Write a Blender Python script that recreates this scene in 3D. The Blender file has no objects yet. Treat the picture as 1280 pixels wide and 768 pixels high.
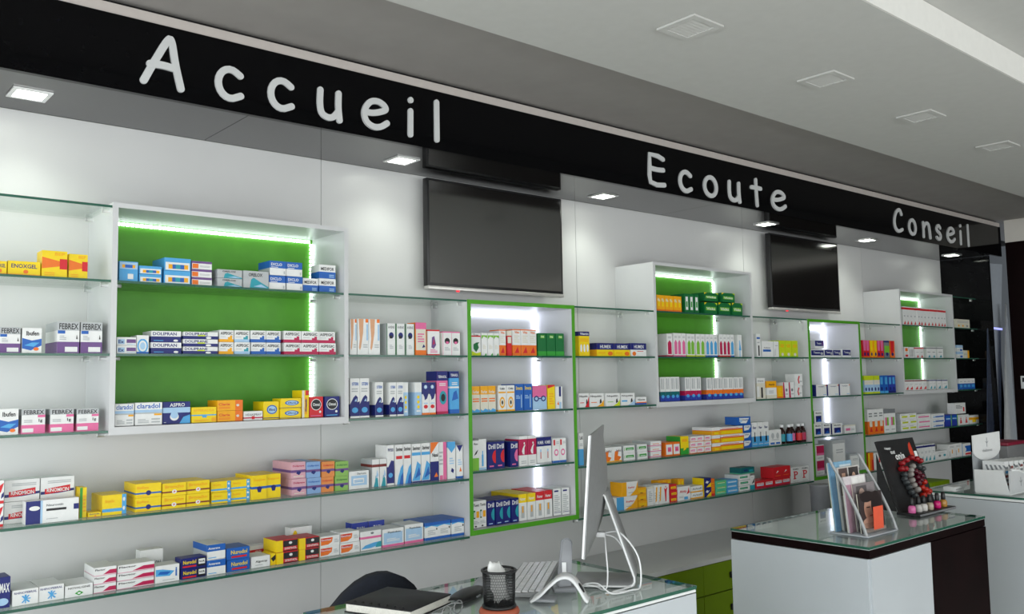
import bpy, bmesh, math, random
from mathutils import Matrix, Vector

scene = bpy.context.scene
COLL = scene.collection

# ---------------------------------------------------------------- camera
cam_data = bpy.data.cameras.new('camera')
cam_data.sensor_width = 36.0
cam_data.lens = 36.0 * 1108.86 / 1280.0
cam_data.clip_start = 0.05
cam_data.clip_end = 100.0
cam = bpy.data.objects.new('camera', cam_data)
COLL.objects.link(cam)
YAW, PITCH, ROLL = math.radians(40.4966), math.radians(4.6473), math.radians(-0.9733)
fwd = Vector((math.sin(YAW) * math.cos(PITCH), math.cos(YAW) * math.cos(PITCH), math.sin(PITCH)))
rgt = Vector((math.cos(YAW), -math.sin(YAW), 0.0))
upv = rgt.cross(fwd)
r2 = math.cos(ROLL) * rgt + math.sin(ROLL) * upv
u2 = -math.sin(ROLL) * rgt + math.cos(ROLL) * upv
cam.matrix_world = Matrix(((r2.x, u2.x, -fwd.x, 0.0), (r2.y, u2.y, -fwd.y, 0.0),
                           (r2.z, u2.z, -fwd.z, 1.6), (0, 0, 0, 1)))
scene.camera = cam

# ---------------------------------------------------------------- world, daylight, exposure
world = bpy.data.worlds.new('world')
scene.world = world
world.use_nodes = True
bg = world.node_tree.nodes['Background']
bg.inputs['Color'].default_value = (0.80, 0.90, 1.0, 1)
bg.inputs['Strength'].default_value = 1.0


def area_light(name, loc, rot, sx, sy, power, col):
    d = bpy.data.lights.new(name, 'AREA')
    d.shape = 'RECTANGLE'
    d.size, d.size_y, d.energy, d.color = sx, sy, power, col
    o = bpy.data.objects.new(name, d)
    o.location, o.rotation_euler = loc, rot
    COLL.objects.link(o)
    return o


# daylight entering through the three shop-front windows behind the camera
for i, wx in enumerate((-1.2, 2.3, 5.8)):
    area_light('shopfront_daylight', (wx, -3.96, 1.45), (math.radians(90), 0, 0), 2.9, 2.3, 62.0, (0.99, 0.985, 0.97))
# added fill from the left, brightens counter sides and the lower back wall
area_light('left_fill_light', (-2.94, -0.25, 1.4), (math.radians(90), 0, math.radians(-90)), 6.0, 2.4, 175.0, (0.97, 0.985, 1.0))

scene.view_settings.view_transform = 'Standard'
scene.view_settings.look = 'None'
scene.view_settings.exposure = 0.0
scene.view_settings.gamma = 1.0
scene.view_settings.use_curve_mapping = False

# ---------------------------------------------------------------- materials
MATS = {}


def srgb(h):
    h = h.lstrip('#')
    out = []
    for i in (0, 2, 4):
        c = int(h[i:i + 2], 16) / 255.0
        out.append(c / 12.92 if c <= 0.04045 else ((c + 0.055) / 1.055) ** 2.4)
    return tuple(out)


def mat(name, col, rough=0.5, metal=0.0, ior=1.45, vary=0.05, scale=30.0, bump=0.0, coat=0.0, emit=None, strength=0.0):
    if name in MATS:
        return MATS[name]
    m = bpy.data.materials.new(name)
    m.use_nodes = True
    nt = m.node_tree
    b = nt.nodes['Principled BSDF']
    c = srgb(col) if isinstance(col, str) else col
    tex = nt.nodes.new('ShaderNodeTexNoise')
    tex.inputs['Scale'].default_value = scale
    tex.inputs['Detail'].default_value = 3.0
    coord = nt.nodes.new('ShaderNodeTexCoord')
    nt.links.new(coord.outputs['Object'], tex.inputs['Vector'])
    ramp = nt.nodes.new('ShaderNodeValToRGB')
    ramp.color_ramp.elements[0].position, ramp.color_ramp.elements[1].position = 0.3, 0.7
    ramp.color_ramp.elements[0].color = tuple(x * (1 - vary) for x in c) + (1,)
    ramp.color_ramp.elements[1].color = tuple(min(1, x * (1 + vary)) for x in c) + (1,)
    nt.links.new(tex.outputs['Fac'], ramp.inputs['Fac'])
    nt.links.new(ramp.outputs['Color'], b.inputs['Base Color'])
    b.inputs['Roughness'].default_value = rough
    b.inputs['Metallic'].default_value = metal
    b.inputs['IOR'].default_value = ior
    b.inputs['Coat Weight'].default_value = coat
    if bump:
        bp = nt.nodes.new('ShaderNodeBump')
        bp.inputs['Strength'].default_value = bump
        bp.inputs['Distance'].default_value = 0.002
        nt.links.new(tex.outputs['Fac'], bp.inputs['Height'])
        nt.links.new(bp.outputs['Normal'], b.inputs['Normal'])
    if emit is not None:
        b.inputs['Emission Color'].default_value = tuple(srgb(emit) if isinstance(emit, str) else emit) + (1,)
        b.inputs['Emission Strength'].default_value = strength
    MATS[name] = m
    return m


def glass(name, tint, ior=1.5, rough=0.0):
    """thin sheet glass: clear transmission with fresnel reflection"""
    if name in MATS:
        return MATS[name]
    m = bpy.data.materials.new(name)
    m.use_nodes = True
    nt = m.node_tree
    nt.nodes.remove(nt.nodes['Principled BSDF'])
    out = nt.nodes['Material Output']
    tr = nt.nodes.new('ShaderNodeBsdfTransparent')
    tr.inputs['Color'].default_value = tint + (1,)
    gl = nt.nodes.new('ShaderNodeBsdfGlossy')
    gl.inputs['Roughness'].default_value = rough
    fr = nt.nodes.new('ShaderNodeFresnel')
    # same fresnel curve whichever side of the sheet the ray arrives on
    geo = nt.nodes.new('ShaderNodeNewGeometry')
    side = nt.nodes.new('ShaderNodeMapRange')
    side.inputs['To Min'].default_value = ior
    side.inputs['To Max'].default_value = 1.0 / ior
    nt.links.new(geo.outputs['Backfacing'], side.inputs['Value'])
    nt.links.new(side.outputs['Result'], fr.inputs['IOR'])
    mx = nt.nodes.new('ShaderNodeMixShader')
    nt.links.new(fr.outputs['Fac'], mx.inputs['Fac'])
    nt.links.new(tr.outputs['BSDF'], mx.inputs[1])
    nt.links.new(gl.outputs['BSDF'], mx.inputs[2])
    nt.links.new(mx.outputs['Shader'], out.inputs['Surface'])
    MATS[name] = m
    return m


M_WALL = mat('white_laminate', (0.61, 0.61, 0.61), 0.32, vary=0.015, scale=4)
M_BOARD = mat('white_board', (0.60, 0.605, 0.615), 0.35, vary=0.015, scale=6)
M_GREENBACK = mat('apple_green_panel', '#509a22', 0.45, vary=0.06, scale=14)
M_GREENEDGE = mat('apple_green_edge', '#4c9c1c', 0.4, vary=0.05)
M_GREENDRAWER = mat('olive_green_laminate', '#6a8402', 0.55, ior=1.3, vary=0.04, scale=8)
M_BLACK = mat('black_acrylic', (0.003, 0.003, 0.0035), 0.06, ior=1.22, vary=0.1)
M_SOFFIT = mat('black_gloss_soffit', (0.006, 0.006, 0.006), 0.05, ior=1.68, vary=0.1)
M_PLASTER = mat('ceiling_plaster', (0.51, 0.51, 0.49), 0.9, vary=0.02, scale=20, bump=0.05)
M_RECESS_SHADE = mat('recess_shade_plaster', (0.33, 0.312, 0.298), 0.9, vary=0.03, scale=8, bump=0.05)  # darker than the plaster: shade of the ceiling recess put into the colour
M_PAINT = mat('wall_paint', (0.66, 0.63, 0.58), 0.85, vary=0.02, scale=10)
M_TRIM = mat('cornice_paint', (0.55, 0.50, 0.47), 0.7, vary=0.03)
M_FLOOR = mat('floor_tile', (0.78, 0.77, 0.74), 0.3, vary=0.06, scale=3)
M_GLASS = glass('clear_shelf_glass', (0.90, 0.955, 0.93))
M_GEDGE = mat('green_glass_edge', '#2c5c4c', 0.15, vary=0.1, scale=12)
M_CHROME = mat('chrome', (0.9, 0.9, 0.9), 0.35, 0.75, vary=0.03)
M_ALU = mat('brushed_aluminium', (0.33, 0.335, 0.34), 0.5, 0.5, vary=0.04, scale=60)
M_WPLAST = mat('white_plastic', (0.78, 0.79, 0.80), 0.3, vary=0.02)
M_GPLAST = mat('grey_plastic', (0.27, 0.28, 0.30), 0.4, vary=0.04)
M_DPLAST = mat('dark_plastic', (0.012, 0.012, 0.013), 0.35, vary=0.1)
M_SCREEN = mat('tv_screen', (0.008, 0.0075, 0.007), 0.12, ior=2.5, vary=0.05)
M_SILVER = mat('silver_plastic', (0.62, 0.60, 0.58), 0.3, 0.4, vary=0.03)
M_WENGE = mat('wenge_laminate', '#120708', 0.5, ior=1.15, vary=0.25, scale=9)
M_LED = mat('led_light', (0.9, 0.95, 1.0), 0.5, emit=(0.90, 1.0, 0.97), strength=3.6)
M_LEDB = mat('led_tube_light', (0.9, 0.95, 1.0), 0.5, emit=(0.80, 0.83, 1.0), strength=3.4)
M_LAMP = mat('lamp_lens', (0.9, 0.95, 0.9), 0.4, emit=(0.95, 1.0, 0.88), strength=14.0)
M_LETTER = mat('letter_white_acrylic', (0.58, 0.59, 0.59), 0.4, vary=0.02)


# ---------------------------------------------------------------- geometry helpers
class MB:
    """collects faces for one mesh object"""

    def __init__(self):
        self.v, self.f, self.mi, self.mats, self.smooth = [], [], [], [], []

    def slot(self, m):
        if m not in self.mats:
            self.mats.append(m)
        return self.mats.index(m)

    def add(self, verts, faces, m, smooth=False):
        n, s = len(self.v), self.slot(m)
        self.v += [tuple(p) for p in verts]
        for f in faces:
            self.f.append([i + n for i in f])
            self.mi.append(s)
            self.smooth.append(smooth)
        return self

    def box(self, x0, x1, y0, y1, z0, z1, m):
        return self.add([(x0, y0, z0), (x1, y0, z0), (x1, y1, z0), (x0, y1, z0),
                         (x0, y0, z1), (x1, y0, z1), (x1, y1, z1), (x0, y1, z1)],
                        [(0, 3, 2, 1), (4, 5, 6, 7), (0, 1, 5, 4), (1, 2, 6, 5), (2, 3, 7, 6), (3, 0, 4, 7)], m)

    def rbox(self, x0, x1, y0, y1, z0, z1, m, r=0.004, seg=2):
        bm = bmesh.new()
        bmesh.ops.create_cube(bm, size=1.0)
        for v in bm.verts:
            v.co = Vector(((x0 + x1) / 2 + v.co.x * (x1 - x0), (y0 + y1) / 2 + v.co.y * (y1 - y0), (z0 + z1) / 2 + v.co.z * (z1 - z0)))
        bmesh.ops.bevel(bm, geom=bm.edges[:], offset=r, segments=seg, affect='EDGES', profile=0.5)
        bm.verts.index_update()
        self.add([v.co for v in bm.verts], [[v.index for v in f.verts] for f in bm.faces], m, True)
        bm.free()
        return self

    def prism(self, pts, a0, a1, m, axis='y'):
        """extrude a 2-D outline along an axis; outline is (x,z) for y, (y,z) for x, (x,y) for z"""
        n = len(pts)

        def P(p, a):
            return (p[0], a, p[1]) if axis == 'y' else (a, p[0], p[1]) if axis == 'x' else (p[0], p[1], a)
        vs = [P(p, a0) for p in pts] + [P(p, a1) for p in pts]
        fs = [list(range(n)), list(range(2 * n - 1, n - 1, -1))]
        fs += [(i, i + n, (i + 1) % n + n, (i + 1) % n) for i in range(n)]
        return self.add(vs, fs, m)

    def lathe(self, prof, m, c=(0, 0, 0), seg=20, smooth=True):
        """profile of (radius, z) turned about the z axis through c"""
        vs, fs = [], []
        for r, z in prof:
            for k in range(seg):
                a = 2 * math.pi * k / seg
                vs.append((c[0] + r * math.cos(a), c[1] + r * math.sin(a), c[2] + z))
        for j in range(len(prof) - 1):
            for k in range(seg):
                k2 = (k + 1) % seg
                fs.append((j * seg + k, j * seg + k2, (j + 1) * seg + k2, (j + 1) * seg + k))
        fs.append(list(range(seg - 1, -1, -1)))
        fs.append([(len(prof) - 1) * seg + k for k in range(seg)])
        return self.add(vs, fs, m, smooth)

    def tube(self, pts, r, m, seg=8):
        pts = [Vector(p) for p in pts]
        vs, fs = [], []
        side = None
        for i, p in enumerate(pts):
            t = (pts[min(i + 1, len(pts) - 1)] - pts[max(i - 1, 0)]).normalized()
            ref = side if side is not None else (Vector((0, 0, 1)) if abs(t.z) < 0.9 else Vector((1, 0, 0)))
            a = t.cross(ref)
            if a.length < 1e-5:
                a = t.cross(Vector((0.3, 0.7, 0.2)))
            a.normalize()
            b = t.cross(a).normalized()
            side = -b if side is None else a.cross(t)
            rr = r[i] if isinstance(r, (list, tuple)) else r
            for k in range(seg):
                an = 2 * math.pi * k / seg
                vs.append(p + a * math.cos(an) * rr + b * math.sin(an) * rr)
        for i in range(len(pts) - 1):
            for k in range(seg):
                k2 = (k + 1) % seg
                fs.append((i * seg + k, i * seg + k2, (i + 1) * seg + k2, (i + 1) * seg + k))
        fs.append(list(range(seg - 1, -1, -1)))
        fs.append([(len(pts) - 1) * seg + k for k in range(seg)])
        return self.add(vs, fs, m, True)

    def sheet(self, rows, th, m, smooth=True):
        """grid of points (list of rows) thickened along its normals"""
        nr, nc = len(rows), len(rows[0])
        P = [[Vector(p) for p in r] for r in rows]
        N = []
        for i in range(nr):
            line = []
            for j in range(nc):
                du = P[min(i + 1, nr - 1)][j] - P[max(i - 1, 0)][j]
                dv = P[i][min(j + 1, nc - 1)] - P[i][max(j - 1, 0)]
                line.append(du.cross(dv).normalized())
            N.append(line)
        vs = [P[i][j] + N[i][j] * th / 2 for i in range(nr) for j in range(nc)]
        vs += [P[i][j] - N[i][j] * th / 2 for i in range(nr) for j in range(nc)]
        o = nr * nc
        fs = []
        for i in range(nr - 1):
            for j in range(nc - 1):
                a, b, c, d = i * nc + j, i * nc + j + 1, (i + 1) * nc + j + 1, (i + 1) * nc + j
                fs += [(a, d, c, b), (a + o, b + o, c + o, d + o)]
        ring = [j for j in range(nc)] + [i * nc + nc - 1 for i in range(1, nr)] + \
               [(nr - 1) * nc + j for j in range(nc - 2, -1, -1)] + [i * nc for i in range(nr - 2, 0, -1)]
        for k in range(len(ring)):
            a, b = ring[k], ring[(k + 1) % len(ring)]
            fs.append((a, b, b + o, a + o))
        return self.add(vs, fs, m, smooth)

    def mesh(self, name):
        me = bpy.data.meshes.new(name)
        me.from_pydata(self.v, [], self.f)
        for m in self.mats:
            me.materials.append(m)
        me.polygons.foreach_set('material_index', self.mi)
        me.polygons.foreach_set('use_smooth', self.smooth)
        me.update()
        return me

    def build(self, name, parent=None, loc=None, rot=None):
        return link(name, self.mesh(name), parent, loc, rot)


def link(name, me, parent=None, loc=None, rot=None):
    o = bpy.data.objects.new(name, me)
    COLL.objects.link(o)
    if parent is not None:
        o.parent = parent
    if loc is not None:
        o.location = loc
    if rot is not None:
        o.rotation_euler = rot
    return o


def fix_normals(me):
    bm = bmesh.new()
    bm.from_mesh(me)
    bmesh.ops.recalc_face_normals(bm, faces=bm.faces[:])
    bm.to_mesh(me)
    bm.free()


def tag(o, label, cat, group=None):
    o['label'] = label
    o['category'] = cat
    if group:
        o['group'] = group
    return o


def thing(name, label, cat, loc, rotz=0.0, group=None):
    o = link(name, None, None, loc, (0, 0, rotz))
    o.empty_display_size = 0.05
    return tag(o, label, cat, group)


def struct(o):
    o['kind'] = 'structure'
    return o


def copy_tree(o, parent=None):
    c = o.copy()
    COLL.objects.link(c)
    c.parent = parent
    for ch in o.children:
        copy_tree(ch, c)
    return c


def arc(cx, cz, rx, rz, a0, a1, n=10):
    return [(cx + rx * math.cos(math.radians(a0 + (a1 - a0) * k / n)), cz + rz * math.sin(math.radians(a0 + (a1 - a0) * k / n))) for k in range(n + 1)]


def one(name, label, cat, loc, mb, rotz=0.0, group=None):
    return tag(mb.build(name, None, loc, (0, 0, rotz)), label, cat, group)


# ---------------------------------------------------------------- text outlines
TEXT = {}


def text_shape(s):
    """filled letter outlines scaled to the unit square"""
    if s in TEXT:
        return TEXT[s]
    cu = bpy.data.curves.new('lettering', 'FONT')
    cu.body = s.replace('_', ' ')
    cu.resolution_u = 2
    cu.offset = 0.02
    ob = bpy.data.objects.new('lettering', cu)
    COLL.objects.link(ob)
    dg = bpy.context.evaluated_depsgraph_get()
    dg.update()
    me = bpy.data.meshes.new_from_object(ob.evaluated_get(dg))
    vs = [(v.co.x, v.co.y) for v in me.vertices]
    fs = [list(p.vertices) for p in me.polygons]
    x0, x1 = min(v[0] for v in vs), max(v[0] for v in vs)
    y0, y1 = min(v[1] for v in vs), max(v[1] for v in vs)
    vs = [((v[0] - x0) / (x1 - x0), (v[1] - y0) / (y1 - y0)) for v in vs]
    bpy.data.objects.remove(ob)
    bpy.data.curves.remove(cu)
    bpy.data.meshes.remove(me)
    TEXT[s] = (vs, fs)
    return TEXT[s]

# ================================================================ THE ROOM
XL, XR = -3.0, 9.6
YB = 3.38            # face of the back wall panels
YS = 3.10            # front of shelves and cabinets
SOF = 2.556          # underside of the sign band

struct(MB().box(XL, XR, -4.1, 5.2, -0.1, 0.0, M_FLOOR).build('floor'))
wb = struct(MB().box(XL, 7.75, 3.396, 3.5, 0.0, 3.25, M_PAINT).build('wall_back'))
seams = [-2.76, -1.234, 0.293, 1.82, 3.347, 4.874, 6.401, 7.749]
for a, b in zip(seams, seams[1:]):
    MB().box(a + 0.0012, b - 0.0012, YB, 3.395, 0.0, SOF - 0.001, M_WALL).build('panel', wb)
wl = MB().box(XL - 0.1, XL, -4.1, -3.3, 0.0, 3.25, M_PAINT).box(XL - 0.1, XL, 2.8, 5.2, 0.0, 3.25, M_PAINT)
wl.box(XL - 0.1, XL, -3.3, 2.8, 0.0, 0.16, M_PAINT).box(XL - 0.1, XL, -3.3, 2.8, 2.64, 3.25, M_PAINT)
struct(wl.build('wall_left'))
w5 = struct(MB().box(XL - 0.07, XL - 0.062, -3.3, 2.8, 0.16, 2.64, M_GLASS).build('window_5'))  # unseen glazing, added to go with the left fill light
MB().box(XL - 0.09, XL - 0.05, -0.28, -0.22, 0.16, 2.64, M_DPLAST).build('mullion', w5)
wr = struct(MB().box(7.96, 8.04, -4.1, 2.925, 0.0, 2.672, M_WENGE).build('wall_right'))
MB().box(7.958, 8.04, -4.1, 2.925, 2.673, 2.86, M_PAINT).build('upper_wall', wr)
# end of the shelving: full height black gloss panel, and the room beyond it
struct(MB().box(7.752, 7.775, 2.985, 3.5, 0.0, SOF - 0.001, M_BLACK).build('wall_end'))
struct(MB().box(7.776, XR, 3.4, 3.5, 0.0, 2.95, M_BLACK).build('wall_far'))
ceil = struct(MB().box(XL, XR, -4.1, 2.2, 2.86, 2.95, M_PLASTER).build('ceiling'))
MB().box(XL, XR, 2.2005, 5.2, 2.86, 2.95, M_RECESS_SHADE).build('cove_ceiling', ceil)
MB().box(XL, 7.95, 1.302, 1.3095, 2.75, 2.859, mat('daylit_plaster', (0.72, 0.71, 0.68), 0.7, vary=0.02)).build('daylit_face', ceil)  # added face, lightened to carry the daylight falling on the ceiling step
MB().box(XL, 7.95, 1.31, 2.215, 2.75, 2.859, M_PLASTER).build('dropped_panel', ceil)
# shop-front wall behind the viewer with three glazed openings
fr = MB()
fr.box(XL, XR, -4.1, -4.0, 0.0, 0.28, M_PAINT).box(XL, XR, -4.1, -4.0, 2.62, 2.86, M_PAINT)
for a, b in ((XL, -2.68), (0.28, 0.82), (3.78, 4.32), (7.28, XR)):
    fr.box(a, b, -4.1, -4.0, 0.28, 2.62, M_PAINT)
struct(fr.build('wall_front'))
for i, wx in enumerate((-1.2, 2.3, 5.8)):
    w = struct(MB().box(wx - 1.48, wx + 1.48, -4.075, -4.067, 0.28, 2.62, M_GLASS).build('window_%d' % (i + 1)))
    m = MB()
    m.box(wx - 0.03, wx + 0.03, -4.09, -4.05, 0.28, 2.62, M_DPLAST)
    m.build('mullion', w)

# narrow glazed side light in the passage beside the brown wall, with its cold LED line
wn = struct(MB().prism([(7.78, 0.0), (8.5, 0.0), (8.5, SOF), (7.78, SOF)], 3.03, 3.05, M_BLACK).build('window_4'))
MB().prism([(7.752, 1.955), (8.014, 1.948), (8.125, 2.512), (7.835, 2.50)], 3.02, 3.029, mat('smoked_pane', (0.07, 0.075, 0.08), 0.25)).build('pane', wn)
MB().prism([(7.60, 0.95), (7.87, 0.95), (8.012, 1.944), (7.75, 1.951)], 3.02, 3.029, mat('blue_pane', (0.035, 0.045, 0.075), 0.2)).build('pane', wn)
MB().prism([(7.752, 1.949), (8.013, 1.942), (8.015, 1.958), (7.754, 1.965)], 3.008, 3.018, mat('blue_led', (0.5, 0.5, 0.9), 0.4, emit=(0.35, 0.38, 1.0), strength=0.9)).build('led_line', wn)
one('curtain', 'white tapering curtain in the gap beside dark brown wall', 'curtain', (7.97, 2.985, 0.0),
    MB().prism([(0.10, 2.17), (0.15, 0.9), (-0.115, 0.9)], 0.0, 0.012, mat('curtain_cloth', (0.45, 0.46, 0.46), 0.9)))

# ---------------------------------------------------------------- sign band above the shelves
sb = thing('sign_band', 'long black glossy sign band running above the wall shelves', 'sign band', (2.5, 2.95, SOF))
MB().box(-5.4, 5.44, 0.0, 0.02, 0.0, 0.249, M_BLACK).build('front_panel', sb)
for a, b in ((-5.4, -1.192), (-1.19, 1.55), (1.552, 5.25)):
    MB().box(a, b, 0.021, 0.43, 0.0, 0.015, M_SOFFIT).build('soffit_panel', sb)
MB().box(-5.4, 5.44, 0.004, 0.02, 0.2495, 0.285, M_TRIM).build('top_trim', sb)
MB().box(-5.4, 5.44, 0.03, 0.06, 0.2495, 0.302, M_DPLAST).build('batten', sb)

# ---------------------------------------------------------------- recessed spots in the soffit
SPOTW = ['leftmost, above the far-left shelves', 'left of the nearer television', 'right of the nearer television',
         'left of the farther television', 'right of the farther television', 'rightmost, by the black panel']
for i, (sx, sy) in enumerate(((0.648, 3.165), (2.10, 3.18), (3.37, 3.19), (4.853, 3.185), (6.059, 3.15), (7.46, 3.155))):
    t = thing('recessed_spotlight', 'square recessed spotlight in black soffit, ' + SPOTW[i], 'spotlight', (sx, sy, SOF), 0, 'soffit spotlights')
    f = MB()
    for (x0, x1, y0, y1) in ((-.058, .058, -.058, -.044), (-.058, .058, .044, .058), (-.058, -.044, -.044, .044), (.044, .058, -.044, .044)):
        f.box(x0, x1, y0, y1, -0.006, -0.001, M_CHROME)
    f.build('frame', t)
    MB().box(-.043, .043, -.043, .043, -0.004, -0.001, M_LAMP).build('lens', t)
    d = bpy.data.lights.new('spot_beam', 'SPOT')
    d.energy, d.color, d.spot_size, d.spot_blend, d.shadow_soft_size = 8.0, (0.93, 1.0, 0.88), math.radians(125), 0.9, 0.04
    so = bpy.data.objects.new('spot_beam', d)
    COLL.objects.link(so)
    so.parent = t
    so.location = (0, 0, -0.012)

# ---------------------------------------------------------------- air grilles in the dropped ceiling
GRW = ['largest and nearest', 'second nearest', 'third nearest', 'smallest and farthest']
for i, gx in enumerate((2.305, 3.145, 3.95, 4.80)):
    t = thing('ceiling_grille', 'square white ceiling air grille, ' + GRW[i] + ' of four', 'air grille', (gx, 1.77, 2.75), 0, 'ceiling grilles')
    f = MB()
    for (x0, x1, y0, y1) in ((-.078, .078, -.078, -.056), (-.078, .078, .056, .078), (-.078, -.056, -.056, .056), (.056, .078, -.056, .056)):
        f.box(x0, x1, y0, y1, -0.008, -0.001, M_PLASTER)
    f.build('frame', t)
    for k in range(7):
        y = -.048 + .016 * k
        MB().add([(-.056, y, -.002), (.056, y, -.002), (.056, y + .011, -.007), (-.056, y + .011, -.007),
                  (-.056, y, -.001), (.056, y, -.001), (.056, y + .011, -.006), (-.056, y + .011, -.006)],
                 [(0, 1, 2, 3), (4, 7, 6, 5), (0, 4, 5, 1), (2, 6, 7, 3), (1, 5, 6, 2), (0, 3, 7, 4)], M_PLASTER).build('slat', t)

# ---------------------------------------------------------------- lettering on the sign band
def ell(cx, cy, rx, ry, a0, a1, n=14):
    return arc(cx, cy, rx, ry, a0, a1, n)


# pen strokes in a box 1 wide; heights in units of capital height
X_H = 0.66
GLYPH = {
    'A': [[(.06, .03), (.32, .5), (.60, .96), (.70, .96), (.80, .5), (.94, .0)], [(.20, .40), (.5, .42), (.82, .40)]],
    'c': [[(.92, .55)] + ell(.54, .33, .46, .32, 60, 300, 14) + [(.94, .10)]],
    'u': [[(.10, .64), (.08, .32), (.16, .10), (.40, .02), (.64, .05), (.86, .20)], [(.88, .64), (.87, .3), (.92, .0)]],
    'e': [[(.08, .34), (.40, .35), (.72, .42), (.92, .50), (.84, .60), (.60, .66), (.32, .62), (.12, .46), (.06, .28), (.16, .10), (.42, .01), (.70, .04), (.96, .16)]],
    'i': [[(.55, .60), (.50, .3), (.45, .0)], [(.56, .88), (.57, .885)]],
    'l': [[(.5, .98), (.5, .5), (.5, .0)]],
    'E': [[(.90, .90), (.6, .97), (.12, .98), (.10, .6), (.08, .3), (.14, .08), (.5, .02), (.94, .06)], [(.12, .53), (.5, .52), (.88, .54)]],
    'o': [ell(.5, .33, .44, .32, 90, 450, 20)],
    't': [[(.52, .92), (.54, .5), (.58, .0)], [(.08, .62), (.5, .63), (.94, .63)]],
    'C': [[(.92, .80), (.80, .94), (.60, .97), (.32, .84), (.12, .55), (.10, .28), (.26, .08), (.54, .02), (.92, .12)]],
    'n': [[(.10, .64), (.12, .3), (.10, .0)], [(.12, .40), (.34, .60), (.60, .65), (.80, .55), (.88, .3), (.92, .0)]],
    's': [[(.84, .56), (.60, .65), (.32, .62), (.16, .50), (.32, .38), (.62, .32), (.84, .20), (.74, .06), (.44, .01), (.10, .08)]],
}


def smooth_path(pts):
    if len(pts) < 3 or len(pts) > 13:
        return pts
    out = []
    for i in range(len(pts) - 1):
        p0, p1, p2, p3 = pts[max(i - 1, 0)], pts[i], pts[i + 1], pts[min(i + 2, len(pts) - 1)]
        for k in range(5):
            t = k / 5.0
            out.append(tuple(0.5 * (2 * p1[a] + (p2[a] - p0[a]) * t + (2 * p0[a] - 5 * p1[a] + 4 * p2[a] - p3[a]) * t * t +
                                    (3 * p1[a] - p0[a] - 3 * p2[a] + p3[a]) * t ** 3) for a in (0, 1)))
    return out + [pts[-1]]


def letter_mesh(ch, w, cap, pen):
    mb = MB()
    r = pen / 2
    dep = 0.006
    for st in GLYPH[ch]:
        sharp = ch == 'E' and len(st) > 4
        path = st if sharp else smooth_path(st)
        P = [Vector((r + p[0] * (w - 2 * r), p[1] * cap * 0.94 + r * 0.4)) for p in path]
        L, Rr = [], []
        for i, p in enumerate(P):
            t = P[min(i + 1, len(P) - 1)] - P[max(i - 1, 0)]
            t = t.normalized() if t.length > 1e-6 else Vector((1, 0))
            n = Vector((-t.y, t.x))
            L.append(p + n * r)
            Rr.append(p - n * r)
        t0 = (P[1] - P[0]).normalized()
        t1 = (P[-1] - P[-2]).normalized()
        a0 = math.atan2(-t0.y, -t0.x)
        a1 = math.atan2(t1.y, t1.x)
        cap0 = [P[0] + r * Vector((math.cos(a0 + a), math.sin(a0 + a))) for a in [math.pi / 2 - k * math.pi / 8 for k in range(9)]]
        cap1 = [P[-1] + r * Vector((math.cos(a1 + a), math.sin(a1 + a))) for a in [math.pi / 2 - k * math.pi / 8 for k in range(9)]]
        dep += 0.0012
        for y in (-dep,):
            n = len(P)
            vs = [(v.x, y - .00003 * (i % n), v.y) for i, v in enumerate(L + Rr)]
            mb.add(vs, [(i, n + i, n + i + 1, i + 1) for i in range(n - 1)], M_LETTER)
            mb.add([(v.x, y - .0002, v.y) for v in cap0], [list(range(8, -1, -1))], M_LETTER)
            mb.add([(v.x, y - .0002 - .00003 * n, v.y) for v in cap1], [list(range(8, -1, -1))], M_LETTER)
        ring = L + cap1 + Rr[::-1] + cap0
        n = len(ring)
        mb.add([(v.x, -dep, v.y) for v in ring] + [(v.x, 0.0, v.y) for v in ring],
               [(i, (i + 1) % n, (i + 1) % n + n, i + n) for i in range(n)], M_LETTER)
    return mb


WORDS = [
    ('Accueil', 'white rounded lettering reading Accueil at left of black sign band', 2.592,
     [(0.917, 1.08), (1.169, 1.288), (1.364, 1.483), (1.561, 1.684), (1.754, 1.893), (1.97, 2.009), (2.1, 2.141)]),
    ('Ecoute', 'white rounded lettering reading Ecoute in middle of black sign band', 2.580,
     [(3.436, 3.595), (3.684, 3.813), (3.895, 4.039), (4.118, 4.255), (4.333, 4.462), (4.542, 4.713)]),
    ('Conseil', 'white rounded lettering reading Conseil at right of black sign band', 2.590,
     [(6.046, 6.202), (6.27, 6.407), (6.487, 6.638), (6.702, 6.817), (6.89, 7.046), (7.119, 7.17), (7.254, 7.314)]),
]
for word, lab, z0, spans in WORDS:
    t = thing('sign_lettering', lab, 'lettering', (spans[0][0], 2.9495, z0), 0, 'words on the sign band')
    for ch, (a, b) in zip(word, spans):
        letter_mesh(ch, b - a, 0.172, 0.0245).build('letter', t, (a - spans[0][0], 0, 0))

# ---------------------------------------------------------------- televisions
def television(x0, x1, z0, z1, label):
    w, h = x1 - x0, z1 - z0
    t = thing('television', label, 'television', ((x0 + x1) / 2, 3.30, z0), 0, 'wall televisions')
    MB().rbox(-w / 2, w / 2, 0.0, 0.035, 0.012, h, M_DPLAST, 0.004).build('housing', t)
    MB().box(-w / 2 + .012, w / 2 - .012, -0.0012, 0.001, 0.03, h - .012, M_SCREEN).build('screen', t)
    MB().rbox(-w / 2, w / 2, -0.006, 0.03, 0.0, 0.0165, M_SILVER, 0.003).build('bottom_bar', t)
    MB().box(-0.30 * w - .006, -0.30 * w + .006, -0.006, 0.004, -0.006, 0.0, mat('standby_red', '#d03040', 0.3, emit='#ff2030', strength=1.5)).build('standby_light', t)
    MB().box(-.15, .15, 0.036, 0.0795, 0.15, 0.36, M_DPLAST).build('wall_bracket', t)


television(2.316, 3.17, 2.016, 2.532, 'larger wall television above the green-edged niche, under Accueil')
television(5.06, 5.918, 2.026, 2.534, 'smaller-looking wall television farther right, between Ecoute and Conseil')

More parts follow.
